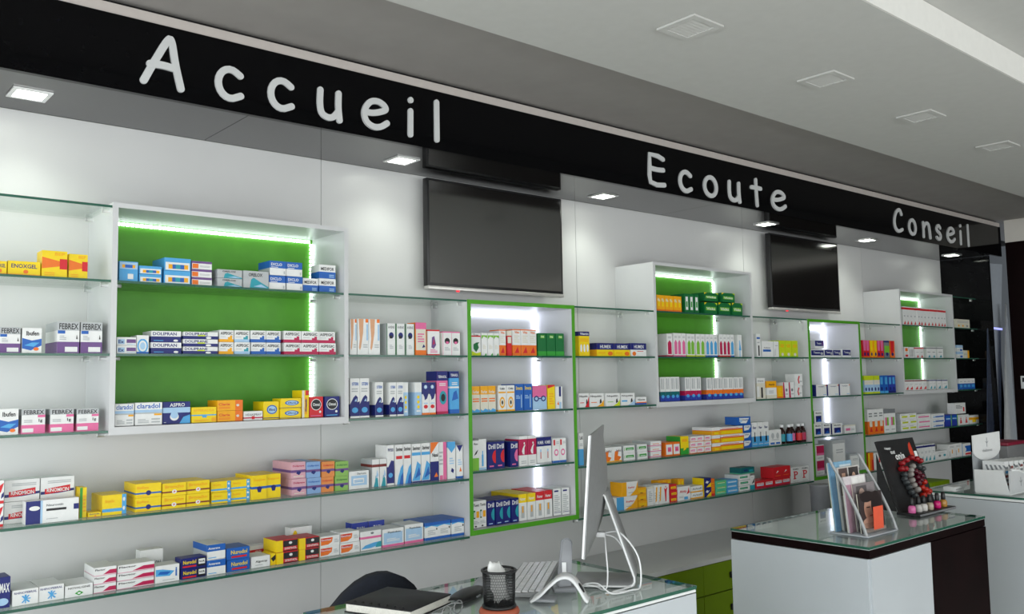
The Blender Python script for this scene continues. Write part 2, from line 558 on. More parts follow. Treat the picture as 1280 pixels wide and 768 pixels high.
# ================================================================ SHELVING
C_X = (0.8946, 3.6463, 6.4021)
C_W, C_Z0, C_Z1 = 0.8962, 1.4376, 2.2152
G_X = (2.3892, 5.1475)
G_W, G_Z0, G_Z1 = 0.6608, 0.9241, 1.9552
TH = 0.018


def supports(parent, w, zt, ends=(1, 1)):
    for sx in ([-1] if ends[0] else []) + ([1] if ends[1] else []):
        for y in (0.04, 0.235):
            m = MB()
            x1 = sx * (w / 2)
            x0 = x1 - sx * 0.024
            n = 10
            pts0 = [(x0, y + .0065 * math.cos(2 * math.pi * k / n), zt - .0155 + .0065 * math.sin(2 * math.pi * k / n)) for k in range(n)]
            pts1 = [(x1, p[1], p[2]) for p in pts0]
            m.add(pts0 + pts1, [(k, (k + 1) % n, (k + 1) % n + n, k + n) for k in range(n)] + [list(range(n))], M_CHROME, True)
            m.build('shelf_support', parent)


def glass_sheet(name, x0, x1, y0, y1, zt, parent, th=0.008):
    """clear sheet with its polished green front edge"""
    m = MB()
    m.add([(x0, y0 + .003, zt - th), (x1, y0 + .003, zt - th), (x1, y1, zt - th), (x0, y1, zt - th)], [(0, 1, 2, 3)], M_GLASS)
    m.add([(x0, y0 + .003, zt), (x1, y0 + .003, zt), (x1, y1, zt), (x0, y1, zt)], [(0, 1, 2, 3)], M_GLASS)
    o = m.build(name, parent)
    MB().box(x0, x1, y0, y0 + .003, zt - th, zt, M_GEDGE).build('polished_edge', o)
    return o


def led_rope(x0, x1, z0, z1, y, vertical, m, parent, fine):
    """light strip: carrier with a row of diodes"""
    mb = MB()
    if fine:
        n = int(((z1 - z0) if vertical else (x1 - x0)) / 0.0165)
        for k in range(n):
            if vertical:
                z = z0 + (z1 - z0) * k / n
                mb.box(x0 - .003, x0 + .009, y, y + .006, z, z + .0115, m)
            else:
                x = x0 + (x1 - x0) * k / n
                mb.box(x, x + .0115, y, y + .006, z0 - .003, z0 + .009, m)
    else:
        if vertical:
            mb.rbox(x0 - .006, x0 + .016, y, y + .012, z0, z1, m, .003, 1)
        else:
            mb.rbox(x0, x1, y, y + .012, z0 - .006, z0 + .016, m, .003, 1)
    o = mb.build('led_strip', parent)
    return o


CN = ('nearest', 'middle', 'farthest')
for i, x in enumerate(C_X):
    t = thing('wall_cabinet', CN[i] + ' white-framed open wall cabinet with bright green back and LED strip', 'cabinet', (x + C_W / 2, YS, C_Z0), 0, 'white wall cabinets')
    h, w = C_Z1 - C_Z0, C_W
    MB().box(-w / 2, -w / 2 + TH, 0, .279, 0, h, M_BOARD).build('side_panel', t)
    MB().box(w / 2 - TH, w / 2, 0, .279, 0, h, M_BOARD).build('side_panel', t)
    MB().box(-w / 2 + TH, w / 2 - TH, 0, .279, 0, .026, M_BOARD).build('bottom_board', t)
    MB().box(-w / 2 + TH, w / 2 - TH, 0, .279, h - .016, h, M_BOARD).build('top_board', t)
    MB().box(-w / 2 + TH, w / 2 - TH, .268, .279, .026, h - .016, M_GREENBACK).build('back_panel', t)
    xi = w / 2 - TH
    led_rope(-xi + .004, xi - .012, h - .030, h - .021, .255, False, M_LED, t, True)
    led_rope(xi - .012, xi, .03, h - .03, .258, True, M_LED, t, True)
    for zt in (1.707, 1.953):
        g = glass_sheet('glass_shelf', -xi + .001, xi - .001, .004, .262, zt - C_Z0, t)
        supports(g, 2 * xi, zt - C_Z0)

GN_ = ('nearer', 'farther')
for i, x in enumerate(G_X):
    t = thing('wall_niche', GN_[i] + ' tall white niche with green edging and bright light tube', 'niche', (x + G_W / 2, YS, G_Z0), 0, 'green-edged niches')
    h, w = G_Z1 - G_Z0, G_W
    for s in (-1, 1):
        a, b = sorted((s * w / 2, s * (w / 2 - TH)))
        p = MB().box(a, b, .004, .279, 0, h, M_BOARD).build('side_panel', t)
        MB().box(a, b, 0, .0035, 0, h, M_GREENEDGE).build('edge_band', p)
    for a, b, n in ((0, .021, 'bottom_board'), (h - TH, h, 'top_board')):
        p = MB().box(-w / 2 + TH, w / 2 - TH, .004, .279, a, b, M_BOARD).build(n, t)
        MB().box(-w / 2 + TH, w / 2 - TH, 0, .0035, a, b, M_GREENEDGE).build('edge_band', p)
    MB().box(-w / 2 + TH, w / 2 - TH, .27, .279, .021, h - TH, M_BOARD).build('back_panel', t)
    xi = w / 2 - TH
    led_rope(-xi + .004, xi - .018, h - TH - .024, 0, .25, False, M_LEDB, t, False)
    led_rope(xi - .017, xi, .03, h - TH - .006, .252, True, M_LEDB, t, False)
    for zt in (1.197, 1.4525, 1.707):
        g = glass_sheet('glass_shelf', -xi + .001, xi - .001, .006, .248, zt - G_Z0, t)
        supports(g, 2 * xi, zt - G_Z0)

BAYS = [('far-left bay', 0.295, C_X[0], (2.205, 1.953, 1.707, 1.4535)),
        ('bay right of nearest cabinet', C_X[0] + C_W, G_X[0], (1.953, 1.707, 1.4535)),
        ('bay left of middle cabinet', G_X[0] + G_W, C_X[1], (1.953, 1.707, 1.4535)),
        ('bay right of middle cabinet', C_X[1] + C_W, G_X[1], (1.953, 1.707, 1.4535)),
        ('bay left of farthest cabinet', G_X[1] + G_W, C_X[2], (1.953, 1.707, 1.4535)),
        ('bay against black panel', C_X[2] + C_W, 7.751, (2.205, 1.953, 1.707, 1.4535))]
for nm, a, b, zs in BAYS:
    rank = {3: ('top', 'middle', 'lowest'), 4: ('topmost', 'second', 'third', 'lowest')}[len(zs)]
    for k, zt in enumerate(zs):
        t = thing('glass_shelf', rank[k] + ' clear glass shelf of the ' + nm, 'shelf', ((a + b) / 2, YS, zt), 0, 'short glass shelves')
        w = b - a
        glass_sheet('pane', -w / 2 + .001, w / 2 - .001, .004, .278, 0, t)
        supports(t, w, 0)
RUNS = [('at left', 0.295, G_X[0]), ('behind the computer', G_X[0] + G_W, G_X[1]), ('at far right', G_X[1] + G_W, 7.751)]
for nm, a, b in RUNS:
    for rk, zt in (('upper', 1.171), ('lower', 0.924)):
        t = thing('long_glass_shelf', rk + ' long glass shelf ' + nm + ' below the cabinets', 'shelf', ((a + b) / 2, YS, zt), 0, 'long glass shelves')
        w = b - a
        glass_sheet('pane', -w / 2 + .001, w / 2 - .001, .004, .278, 0, t, .009)
        supports(t, w, 0)

# ---------------------------------------------------------------- low drawer units under the shelves
UW = 0.92
for i in range(7):
    x = 0.94 + UW * i
    t = thing('drawer_unit', ('nearest', 'second', 'third', 'fourth', 'fifth', 'sixth', 'farthest')[i] + ' olive green low drawer unit counted along the wall', 'drawers', (x + UW / 2, 2.875, 0), 0, 'low drawer units')
    MB().box(-UW / 2 + .001, UW / 2 - .001, .022, .5, .06, .618, M_BOARD).build('carcass', t)
    MB().box(-UW / 2 + .001, UW / 2 - .001, .07, .5, 0.0, .06, M_DPLAST).build('plinth', t)
    for c in (0, 1):
        for zz0, zz1 in ((.49, .636), (.315, .484), (.07, .309)):
            x0 = -UW / 2 + c * UW / 2
            d = MB().box(x0 + .002, x0 + UW / 2 - .002, 0, .02, zz0, zz1, M_GREENDRAWER).build('drawer', t)
            zc = (zz0 + zz1) / 2
            MB().rbox(x0 + .215, x0 + .245, -.016, 0, zc - .016, zc + .016, M_DPLAST, .004).build('handle', d)
one('worktop', 'long white worktop covering the low green drawers', 'worktop', (4.3, 2.872, .64), MB().box(-4.0, 3.45, 0.0, .506, 0.0, .022, M_WALL))

# designs: name~look~base|print commands
DESIGN_TEXT = """
yel~yellow ointment box with red dot~Y|t ENOXGEL .1 .5 .9 .8 N;e .55 .25 .08 .14 O;b 0 .08 A
yeltri~yellow box with orange wedge~Y|p O .0 .3 1 .45 1 .55 .0 .75;r .7 .3 1 .7 R;t BEP .5 .82 .9 .94 A;l .1 .05 .5 .2 A 2
febp~grey, white and purple sachet box~W|b .72 1 LG;t FEBREX .08 .76 .95 .95 K;b 0 .36 PU;r .35 .04 .92 .2 W;r .02 .62 .35 .72 B;l .1 .42 .4 .58 LG 3;p K .85 .45 .88 .6 .92 .45
swoosh~white box with blue swoosh~W|p B .0 .18 .45 .1 1 .3 1 .58 .5 .5 .0 .6;p LB .1 .3 .6 .25 .9 .42 .5 .42;e .72 .16 .14 .07 O;t Ibufen .2 .7 .85 .88 K
febk~grey, white and pink sachet box~W|b .76 1 LG;t FEBREX .08 .79 .95 .96 K;b 0 .36 P;r .03 .06 .5 .22 W;r .68 .66 1 .76 P;l .1 .46 .45 .6 LG 2;t 1g .72 .44 .88 .6 K;S G
bluefx~square blue box with yellow picture band~LB|r .02 .62 .98 .96 SB;r .15 .68 .85 .84 A;r .3 .68 .7 .84 B;r .45 .12 .75 .38 W;T LB
blueflat~flat blue and white box~LB|r .04 .06 .96 .66 W;r .15 .15 .9 .5 A;r .3 .15 .75 .5 B;r .42 .15 .6 .5 T
purflat~flat white box with purple top edge~W|b .72 1 PU;r .02 .08 .32 .66 O;l .4 .25 .9 .5 LG 2;S PU
tealsw~pale grey box with teal swoosh~LG|p T .25 .0 1 .0 1 .1 .7 .35 .4 .62 .3 .5;p SB .4 .1 .95 .05 .7 .25;t ORELOX .2 .68 .75 .88 K
bluehalf~white box with blue upper half~W|b .5 1 B;t DICLO .08 .66 .75 .86 W;l .08 .54 .5 .62 W 1;r .85 .08 .93 .3 LG;S LG
bluelow~white box with blue lower half~W|b 0 .48 B;t MEDIFOR .1 .58 .9 .82 K;l .6 .1 .9 .35 SB 2
whblue~white box with violet blue lettering~W|r .05 .15 .4 .75 SB;t Ex .08 .25 .36 .65 N;r .5 .3 .98 .75 PU;l .52 .1 .95 .22 SB 1
whcirc~white box with pale blue rings~W|e .5 .42 .45 .4 LB;e .5 .42 .33 .3 W;e .5 .42 .22 .2 SB;b .8 1 W;r .0 .0 1 .1 B
navyhalf~white and navy tablet box~W|b 0 .52 N;t DOLIPRAN .05 .62 .85 .9 N;e .82 .16 .08 .1 W;l .08 .12 .4 .24 LB 1
navyflat~flat white box with navy stripe~W|b 0 .42 N;t DOLIPRANE .04 .52 .7 .9 N;r .4 .4 .62 .58 YG;e .72 .18 .08 .16 W
aspO~white box with amber lower edge~W|b 0 .24 A;p A .6 .24 .6 .42 .75 .42 .75 .55 .9 .55 .9 .24;t ASPEGIC .08 .62 .92 .86 K;l .08 .42 .45 .5 LG 1
aspT~white box with turquoise lower edge~W|b 0 .24 SB;p T .6 .24 .6 .42 .75 .42 .75 .55 .9 .55 .9 .24;t ASPEGIC .08 .62 .92 .86 K;l .08 .42 .45 .5 LG 1
aspB~white box with blue lower edge~W|b 0 .26 B;p B .6 .24 .6 .42 .75 .42 .75 .55 .9 .55 .9 .24;t ASPEGIC .08 .62 .92 .86 K;l .08 .42 .45 .5 LG 1
aspR~white box with crimson lower edge~W|b 0 .26 M;p M .6 .24 .6 .42 .75 .42 .75 .55 .9 .55 .9 .24;t ASPEGIC .08 .62 .92 .86 K;l .08 .42 .45 .5 LG 1
clara~white box with grey-blue band~W|t claradol .06 .74 .92 .96 B;b .56 .68 SB;b .5 .56 LG;r .7 .42 .98 .5 A;l .1 .1 .5 .3 LG 3;l .6 .1 .92 .35 LG 2
aspro~royal blue box with white tablet~N|b .5 .74 SB;t ASPRO .25 .78 .8 .94 W;e .42 .32 .16 .18 W;e .42 .4 .14 .16 SB;p LB .6 .0 1 .0 1 .4 .75 .3;l .04 .06 .12 .1 W 1
yelbl~yellow box with light blue line~Y|t EFFERALGA .08 .72 .92 .88 A;b .44 .52 LB;r .42 .32 .6 .5 LB;l .1 .1 .7 .22 A 2;r .8 .05 1 .3 A
yelor~yellow box with orange end~A|r .7 .0 1 1 O;t Clarix .05 .5 .5 .75 R;l .05 .2 .5 .4 O 2;e .8 .5 .06 .12 C
whredline~low white box with red line~W|b .2 .34 M;t HEXASPRAY .1 .5 .95 .75 G;r .42 .1 .58 .45 R
yeloval~yellow box with blue and white oval~Y|e .55 .55 .34 .26 B;e .55 .55 .27 .2 SB;t Efferal .35 .47 .75 .62 N;b .06 .1 N
yelspine~tall narrow yellow and cream box~Y|r .0 .0 .35 1 C;r .4 .12 .75 .75 A;r .5 .82 1 1 R;t COMP .45 .2 .7 .7 N
redcirc~red box with black circle~R|e .5 .62 .38 .28 W;e .5 .62 .34 .25 K;t Omni .25 .55 .75 .7 W;e .78 .26 .08 .06 W;l .1 .06 .85 .14 P 1
navcirc~navy box with black circle~N|e .5 .62 .38 .28 W;e .5 .62 .34 .25 K;t Omni .25 .55 .75 .7 W;e .78 .26 .08 .06 W;l .1 .06 .85 .14 LB 1
leg~white stocking box with bare leg picture~W|p SK .1 1 .55 1 .5 .6 .4 .4 .3 .2 .2 .12 .12 .2 .2 .45;r .72 .9 .98 1 O;r .8 .4 .95 .85 SB;l .5 .2 .9 .32 LG 2
emb~white and green box with dark emblem~W|r .0 .0 .07 1 DG;r .93 .0 1 1 DG;t AVENE .15 .84 .85 .92 G;e .5 .62 .26 .1 N;r .3 .52 .6 .62 K;l .3 .2 .7 .34 LG 3;S LG
salmon~salmon pink carton with white middle~O|r .05 .15 .95 .82 C;r .0 .8 1 1 P;p N .6 .22 .9 .25 .75 .34;l .2 .4 .8 .7 P 4
redpat~white carton with red sketch pattern~W|b .94 1 R;p PU .3 .3 .5 .25 .7 .4 .55 .75 .35 .7;p M .4 .4 .6 .45 .5 .65;l .2 .1 .8 .25 P 3;b 0 .04 R;S C
emb2~white and rose box with emblem~W|b .95 1 P;r .0 .0 .04 1 P;e .5 .6 .3 .13 K;r .35 .48 .65 .58 P;l .2 .2 .8 .36 LG 3
wave~white and blue box with wave emblem~W|b 0 .35 N;p N .0 .35 1 .35 1 .42 .75 .4 .8 .52 .6 .58 .35 .52 .15 .42;p SB .45 .42 .7 .42 .65 .5;e .5 .2 .32 .07 LB;t STERI .2 .82 .85 .9 B;l .15 .66 .8 .78 LG 2;b 0 .05 W
pale~pale blue and white box with dots~SB|b .7 1 W;e .5 .55 .2 .05 Y;e .5 .4 .2 .05 Y;e .5 .25 .2 .05 Y;r .2 .1 .8 .15 W
tbA~navy, white and red nose spray box~W|b .64 1 N;e .5 .86 .25 .06 SB;t A .35 .82 .65 .92 W;p N .1 .64 .9 .64 .7 .5 .35 .45 .3 .55;e .5 .25 .3 .06 R;b 0 .06 O;l .2 .34 .8 .4 SB 1
pinkwhl~tall pink box with navy top~P|b .78 1 N;t TERASOL .1 .84 .9 .9 W;e .55 .38 .34 .16 T;e .55 .38 .2 .09 K;b 0 .06 M;l .2 .66 .8 .74 W 2
bluewhl~tall sky blue box with navy top~LB|b .84 1 N;t TERASOL .1 .88 .9 .94 W;p B .2 .3 .9 .35 .7 .55 .4 .5;b .6 .64 W;b 0 .1 B;l .2 .68 .8 .76 W 2
redflag~red and white flagged box~W|p R .0 .3 .6 .5 1 .9 .5 .8 .0 .6;b 0 .12 R;p N .6 .2 1 .3 1 .5 .7 .4
rino~white box with slanted red label~W|p N .0 .2 .5 .22 1 .3 1 .42 .5 .36 .0 .34;p R .12 .2 .88 .32 .88 .6 .12 .46;t RINOMICIN .18 .3 .84 .48 W;l .2 .72 .9 .88 LG 2
pfz~white box with navy left end~W|r .0 .0 .27 1 N;r .27 .0 .31 1 SB;e .16 .68 .1 .1 W;r .38 .52 .76 .62 K;t Neurontin .38 .72 .7 .82 G;r .9 .5 1 .74 N;l .38 .16 .6 .22 LG 1
yelgr~upright green and yellow box~Y|r .0 .0 .4 1 GN;l .5 .2 .9 .8 A 5
yelblend~yellow box with light blue end~Y|r .82 .0 1 1 LB;r .0 .16 .82 .32 LB;t Broncho .12 .62 .5 .78 A;e .9 .75 .05 .1 W;e .9 .3 .05 .1 W
yelB~yellow box with blue band~Y|b .24 .36 B;e .5 .32 .1 .18 N;t Bioflora .05 .62 .5 .82 A;l .05 .08 .5 .16 A 1
yelR~yellow box with brown-red band~Y|b .24 .36 BR;e .5 .32 .1 .16 W;p R .45 .25 .5 .42 .55 .3;t Broncho .1 .6 .9 .85 A
yeltall~upright yellow box with blue band~Y|b .44 .54 B;p N .4 .3 .6 .3 .68 .48 .5 .56 .32 .48;t Supposi .1 .75 .9 .86 A
dbP~rose box with violet ribbon~PP|b .36 .52 PU;p N .35 .3 .55 .2 .68 .34 .62 .44 .4 .44;t Doliprane .1 .68 .9 .82 M;l .15 .1 .85 .2 C 1
dbB~pale blue box with violet ribbon~PB|b .36 .52 PU;p N .35 .3 .55 .2 .68 .34 .62 .44 .4 .44;t Doliprane .1 .68 .9 .82 B
dbO~orange box with violet ribbon~PO|b .36 .52 PU;p N .35 .3 .55 .2 .68 .34 .62 .44 .4 .44;t Doliprane .1 .68 .9 .82 R
dbG~green box with violet ribbon~PG|b .36 .52 PU;p N .35 .3 .55 .2 .68 .34 .62 .44 .4 .44;t Doliprane .1 .68 .9 .82 DG
ring~white box with pale blue ring~W|r .1 .2 .9 .75 SB;r .2 .32 .75 .6 W;l .25 .38 .7 .54 LB 2;t Serum .4 .8 .85 .92 G
brownband~white and teal box with brown band~W|b .72 .82 BR;p T .2 .0 .9 .0 .8 .3 .5 .42 .4 .2;p SB .5 .3 .9 .4 .7 .62;S LG
nav2~white and navy box with pale oval~W|b 0 .46 N;p N .2 .46 1 .46 1 .6 .6 .62;e .5 .25 .3 .06 LB;t PHYSIO .15 .84 .9 .92 N;b 0 .05 W
spray~white box with red bar and blue splash~W|r .1 .64 .9 .72 R;p LB .2 .0 1 .0 1 .5 .7 .42 .4 .2;p B .5 .0 1 .0 1 .3 .7 .2;t Sterimar .08 .84 .95 .94 K
spray2~white box with blue splash and orange bar~W|r .0 .7 1 .78 LB;p LB .0 .05 .9 .05 1 .45 .6 .55 .3 .25;p B .3 .1 1 .2 .8 .4;t Sterimar .08 .84 .95 .94 K;b 0 .04 N
orangenav~orange, white and navy box~W|b 0 .5 N;p O .0 1 1 1 .2 .75 .0 .7;p O .4 .1 .9 .1 .7 .22;t Nasal .2 .62 .9 .72 K
pinkstrip~tall pink and white box~W|r .55 .0 1 1 P;r .1 .0 .5 .12 P;l .05 .4 .5 .8 LG 4
bluetop~tall white box with blue top~W|b .85 1 LB;p LB .0 .85 1 .85 .5 .7;p N .4 .2 .7 .15 .8 .24 .5 .3;l .2 .4 .8 .6 SB 3
bluetri~white box with navy triangle~W|p N .0 1 1 1 .5 .8;p O .4 .2 .8 .2 .6 .34;l .2 .4 .8 .6 SB 3;b 0 .06 B
navyblue~dark blue box with white letters~N|t MAX .3 .5 .95 .8 W;e .5 .2 .4 .12 SB
snow~white box with blue snowflake~W|t RHINOFEBRAL .06 .74 .94 .88 N;p LB .3 .4 .7 .44 .7 .36;p LB .48 .1 .52 .1 .54 .66 .46 .66;p LB .34 .16 .4 .14 .66 .6 .6 .62;p LB .62 .14 .68 .18 .4 .62 .34 .58
diamond~white box with green diamond~W|t NOVALGINE .1 .68 .9 .86 K;p GN .5 .08 .66 .28 .5 .5 .34 .28;e .5 .28 .06 .08 W
crim~flat white box with crimson fade~W|p M .4 .12 1 .12 1 .62 .7 .62;t Flector .04 .6 .5 .84 K;b 0 .05 P
blugrad~white box with blue brush sweep~W|p LB .02 .4 .6 .35 .8 .62 .3 .78 .02 .8;p B .1 .5 .5 .45 .65 .6 .2 .66;r .84 .3 .9 .7 B;e .87 .76 .03 .05 B;l .3 .12 .8 .2 LG 1
whback~plain white box set back~W|t SPASFON .2 .4 .9 .6 G;b 0 .1 G
nuro~dark navy box with yellow lettering~N|r .64 .08 .98 .92 K;r .7 .3 .96 .8 W;t Nurodol .08 .42 .6 .8 Y;r .06 .1 .6 .26 R;t NUR .72 .45 .94 .65 K
bluehalf2~white box with blue upper half~W|b .55 1 B;t Antarene .06 .68 .7 .84 W;l .06 .1 .5 .2 LB 1;S LG
nuroB~bright blue box with yellow lettering~B|t Nurodol .2 .45 .9 .8 Y;r .22 .14 .88 .3 R;S N
whlow~white box with grey lettering~W|t Algotop .2 .4 .85 .65 K;r .2 .2 .6 .26 LG
redwh~white box with red strip set back~W|b .4 .75 R;t VOLTA .3 .48 .7 .68 W
yelend~yellow and black box end~Y|p K .0 .6 1 .9 1 .5 .5 .3;l .2 .05 .8 .2 A 2
yelblk~black and red box with yellow side~R|r .0 .0 .3 1 Y;r .32 .4 1 .94 K;r .32 .02 1 .1 K;e .66 .72 .08 .12 W;t SYNTHOL .38 .16 .96 .34 W;S Y
lysan~white and yellow box with blue lettering~W|e .2 .5 .14 .4 Y;t LYSANXIA .35 .3 .95 .7 N;p SB .2 .2 .5 .6 .3 .8
orcur~white box with orange curved corner~W|p O .02 .12 .4 .16 .6 .4 .64 .84 .02 .84;p R .02 .5 .45 .55 .6 .8 .02 .8;t Exomuc .05 .56 .55 .74 W;l .72 .3 .95 .7 LG 3
pinkblu~white box with pink line and blue rock~W|b .6 .72 P;p LB .0 .08 .5 .1 .9 .2 .96 .4 .6 .36 .2 .26;p T .7 .1 1 .1 1 .4 .8 .34;e .55 .88 .08 .06 G
tuli~white box with violet blue top set back~W|b .4 1 V;t TULEX .3 .55 .8 .8 W
rosebot~pale blue box with pink lower edge~W|r .06 .16 .94 .8 SB;b 0 .14 P;t Physiodose .25 .74 .85 .86 K;l .2 .3 .8 .5 W 3;S LG
blupack~white and blue pack with wavy edges~W|b .8 1 B;b 0 .16 B;p LB .0 .72 .5 .8 1 .7 1 .82 .0 .82;l .2 .3 .8 .6 LG 4;e .9 .6 .05 .06 K;T B
leaf~white box with green leaf and red line~W|b .84 .9 R;t Tonic .2 .88 .8 .97 K;p DG .2 .3 .5 .15 .8 .35 .7 .5 .85 .6 .5 .58 .2 .5;p YG .0 .0 1 .0 1 .15 .5 .1 .0 .2
grwh~white box with green flower corner~W|p LGN .0 .72 .4 .85 1 .78 1 .9 .0 .9;p GN .5 .0 .9 .0 .8 .12;l .2 .3 .8 .5 C 3
orwh~white box with orange lower third~W|b 0 .4 O;p R .2 .1 .8 .1 .6 .34;b .96 1 O;l .15 .5 .85 .8 C 4;t Vita .2 .84 .8 .93 O
orside~orange-red box end~R|b .8 1 C;r .1 .5 .9 .75 C
greenbox~dark green soap box~DG|r .35 .78 .8 .9 LGN;t Soap .4 .8 .75 .88 W;b 0 .2 GN
creamwv~cream box with orange top, blue wave~C|b .68 1 A;p LB .0 .0 1 .0 1 .08 .6 .14 .3 .06 .0 .12;t Forlax .1 .72 .9 .84 W;l .1 .4 .9 .58 O 2
yelcirc~white box with yellow circle label~W|r .05 .7 .95 .76 A;e .5 .34 .34 .22 A;e .5 .34 .24 .15 C;e .5 .34 .1 .08 K;t Colici .2 .84 .8 .92 K;b 0 .06 A
blueyel~deep blue box with yellow lettering~B|t Smecta .1 .78 .9 .92 Y;r .7 .1 .8 .6 SB;l .1 .45 .6 .6 SB 3
glasses~pink and blue box with goggles~SB|b .52 1 P;e .25 .46 .18 .12 N;e .25 .46 .11 .07 SB;e .75 .46 .18 .12 N;e .75 .46 .11 .07 SB;r .35 .44 .65 .48 N
yelred~yellow box with red corner~Y|p R .0 .85 1 .95 1 1 .0 1;l .2 .2 .8 .7 A 5
whnav~white box with navy stripe~W|r .5 .55 .8 1 N;p O .2 .2 .5 .15 .4 .35;r .5 .0 .8 .3 SB
grwh2~white and lime box with branch~W|b 0 .42 LGN;p K .2 .5 .6 .55 .9 .7 .5 .62;t Phyto .2 .84 .85 .92 K
bottleb~white box with blue bottle picture~W|r .38 .12 .62 .5 LB;r .44 .5 .56 .62 LB;b 0 .08 SB
drillR~navy box with red half disc~N|p R .95 .2 .95 .7 .75 .66 .58 .55 .52 .45 .58 .33 .75 .23;t Drill .1 .74 .92 .92 W;r .2 .08 .7 .13 P
drillP~navy box with pink disc~N|p P .95 .2 .95 .7 .75 .66 .58 .55 .52 .45 .58 .33 .75 .23;t Drill .1 .74 .92 .92 W;r .2 .08 .7 .13 P
drillT~navy box with teal half disc~N|p T .95 .2 .95 .7 .75 .66 .58 .55 .52 .45 .58 .33 .75 .23;t Drill .1 .74 .92 .92 W;l .2 .06 .7 .14 SB 1
figure~crimson and white box with dancing figure~W|b .36 .9 M;p W .4 .4 .6 .38 .62 .6 .75 .72 .6 .7 .45 .62 .3 .5;e .6 .76 .08 .04 W;l .2 .08 .8 .2 LG 2
navtop~white box with navy top~W|b .66 1 N;t HUMER .1 .74 .9 .86 W;r .4 .2 .6 .55 SB;r .45 .2 .55 .45 O;b 0 .06 LG
icons~white box with round pink icon~W|r .1 .72 .35 .95 R;e .5 .42 .32 .14 P;e .5 .42 .2 .08 W;b 0 .08 B;l .5 .78 .9 .9 LG 2
grorg~white box with green frames~W|r .1 .35 .35 .66 DG;r .15 .4 .3 .6 W;r .5 .38 .9 .62 A;t Tonic .1 .8 .9 .9 K;e .4 .06 .14 .03 K;l .1 .15 .9 .28 LG 3
yelwh~white box with yellow top~W|b .68 1 Y;t Humer .15 .76 .85 .88 W;r .3 .1 .7 .55 LG;r .42 .3 .58 .55 A;T Y
redwh2~white box with red top~W|b .68 1 R;t Humer .15 .76 .85 .88 W;r .3 .1 .7 .55 LG;r .42 .3 .58 .55 A;T R
notice~white box with printed text columns~W|r .15 .88 .7 .94 N;l .12 .15 .85 .8 LG 9;r .1 .1 .95 .12 N;S LG
capsule~navy and yellow box with capsules~Y|b .82 1 N;e .2 .32 .1 .16 W;e .5 .32 .1 .16 W;e .8 .32 .1 .16 W;t Vitamin .1 .86 .9 .96 W;l .1 .6 .9 .74 A 2
humex~navy and yellow box with white letters~Y|b .5 1 N;t HUMEX .2 .6 .85 .85 W;e .8 .2 .15 .16 O;l .1 .2 .5 .34 A 2;S A
humexw~navy and white box with white letters~W|b .5 1 N;t HUMEX .2 .6 .85 .85 W;e .2 .2 .12 .16 O;l .4 .36 .8 .44 R 1
swR~white box with red swirl corner~W|p R .6 .0 1 .0 1 .8 .85 .4;p K .7 .2 .85 .3 .8 .6 .72 .5;t Niquitin .06 .68 .85 .86 K;l .1 .3 .5 .4 R 1
swO~white box with orange swirl corner~W|p A .5 .0 1 .0 1 .5 .8 .2;p K .7 .2 .85 .3 .8 .6 .72 .5;t Niquitin .06 .68 .85 .86 K;l .1 .3 .5 .4 O 1
swY~white box with lime swirl corner~W|p YG .5 .0 1 .0 1 .5 .8 .2;p K .7 .2 .85 .3 .8 .6 .72 .5;t Niquitin .06 .68 .85 .86 K;l .1 .3 .5 .4 LGN 1
swB~white box with grey-blue swirl corner~W|p SB .5 .0 1 .0 1 .5 .8 .2;p K .7 .2 .85 .3 .8 .6 .72 .5;t Niquitin .06 .68 .85 .86 K;r .05 .3 .45 .42 LB
smallob~small white box, orange and blue base~W|b 0 .22 B;r .0 .22 1 .36 O;t Nicoret .15 .55 .85 .8 K
yelthin~thin upright yellow box~A|b .0 .12 O;r .3 .3 .7 .8 Y;t Pla .2 .6 .8 .8 C
greenthin~thin green and white box~DG|r .25 .15 .75 .85 W;r .35 .3 .65 .6 GN
greenstr~green lozenge box with pale lettering~DG|r .12 .32 .88 .62 LGN;t Vicks .16 .36 .84 .58 W;p Y .0 .8 .2 1 .0 1;p YG .8 1 1 .8 1 1
greenstr2~green lozenge box on second layer~DG|r .12 .32 .88 .62 LGN;t Vicks .16 .36 .84 .58 W;p Y .0 .8 .2 1 .0 1;p YG .8 1 1 .8 1 1
tubeM~white and purple-red toothpaste carton~W|p M .15 .1 .85 .1 .85 .6 .5 .72 .15 .6;b .0 .06 M;l .2 .8 .8 .9 LG 2
tubeP~white and pink toothpaste carton~W|p P .15 .1 .85 .1 .85 .6 .5 .72 .15 .6;b .0 .06 P;l .2 .8 .8 .9 LG 2
tubeG~white and lime toothpaste carton~W|p LGN .15 .1 .85 .1 .85 .6 .5 .72 .15 .6;b .0 .06 YG;l .2 .8 .8 .9 LG 2
tubeB~white and blue toothpaste carton~W|p LB .15 .1 .85 .1 .85 .6 .5 .72 .15 .6;b .0 .06 B;l .2 .8 .8 .9 LG 2
tubeR~white and crimson toothpaste carton~W|p M .15 .1 .85 .1 .85 .6 .5 .72 .15 .6;b .0 .06 R;l .2 .8 .8 .9 LG 2
tubeW~white toothpaste carton with blue stripe~W|r .3 .0 .6 .75 SB;p LB .2 .3 .8 .3 .5 .7
pasteT~tall white carton with teal, navy base~W|b 0 .22 V;b .22 .4 DT;e .5 .2 .3 .07 LB;r .2 .5 .45 .95 LG;r .6 .5 .75 .95 LG
pasteM~tall white carton with crimson, navy base~W|b 0 .22 V;b .22 .42 M;e .5 .2 .3 .07 LB;r .2 .5 .45 .95 LG;r .6 .5 .75 .95 LG;S LG
pasteO~tall white carton with orange, navy base~W|b 0 .24 V;b .24 .44 O;e .5 .2 .3 .07 LB;r .2 .5 .45 .95 LG;r .6 .5 .75 .95 LG;S LG
tallwb~tall white box with blue label~W|r .1 .78 .9 .86 B;r .4 .05 .7 .5 K;l .2 .6 .8 .7 LG 1
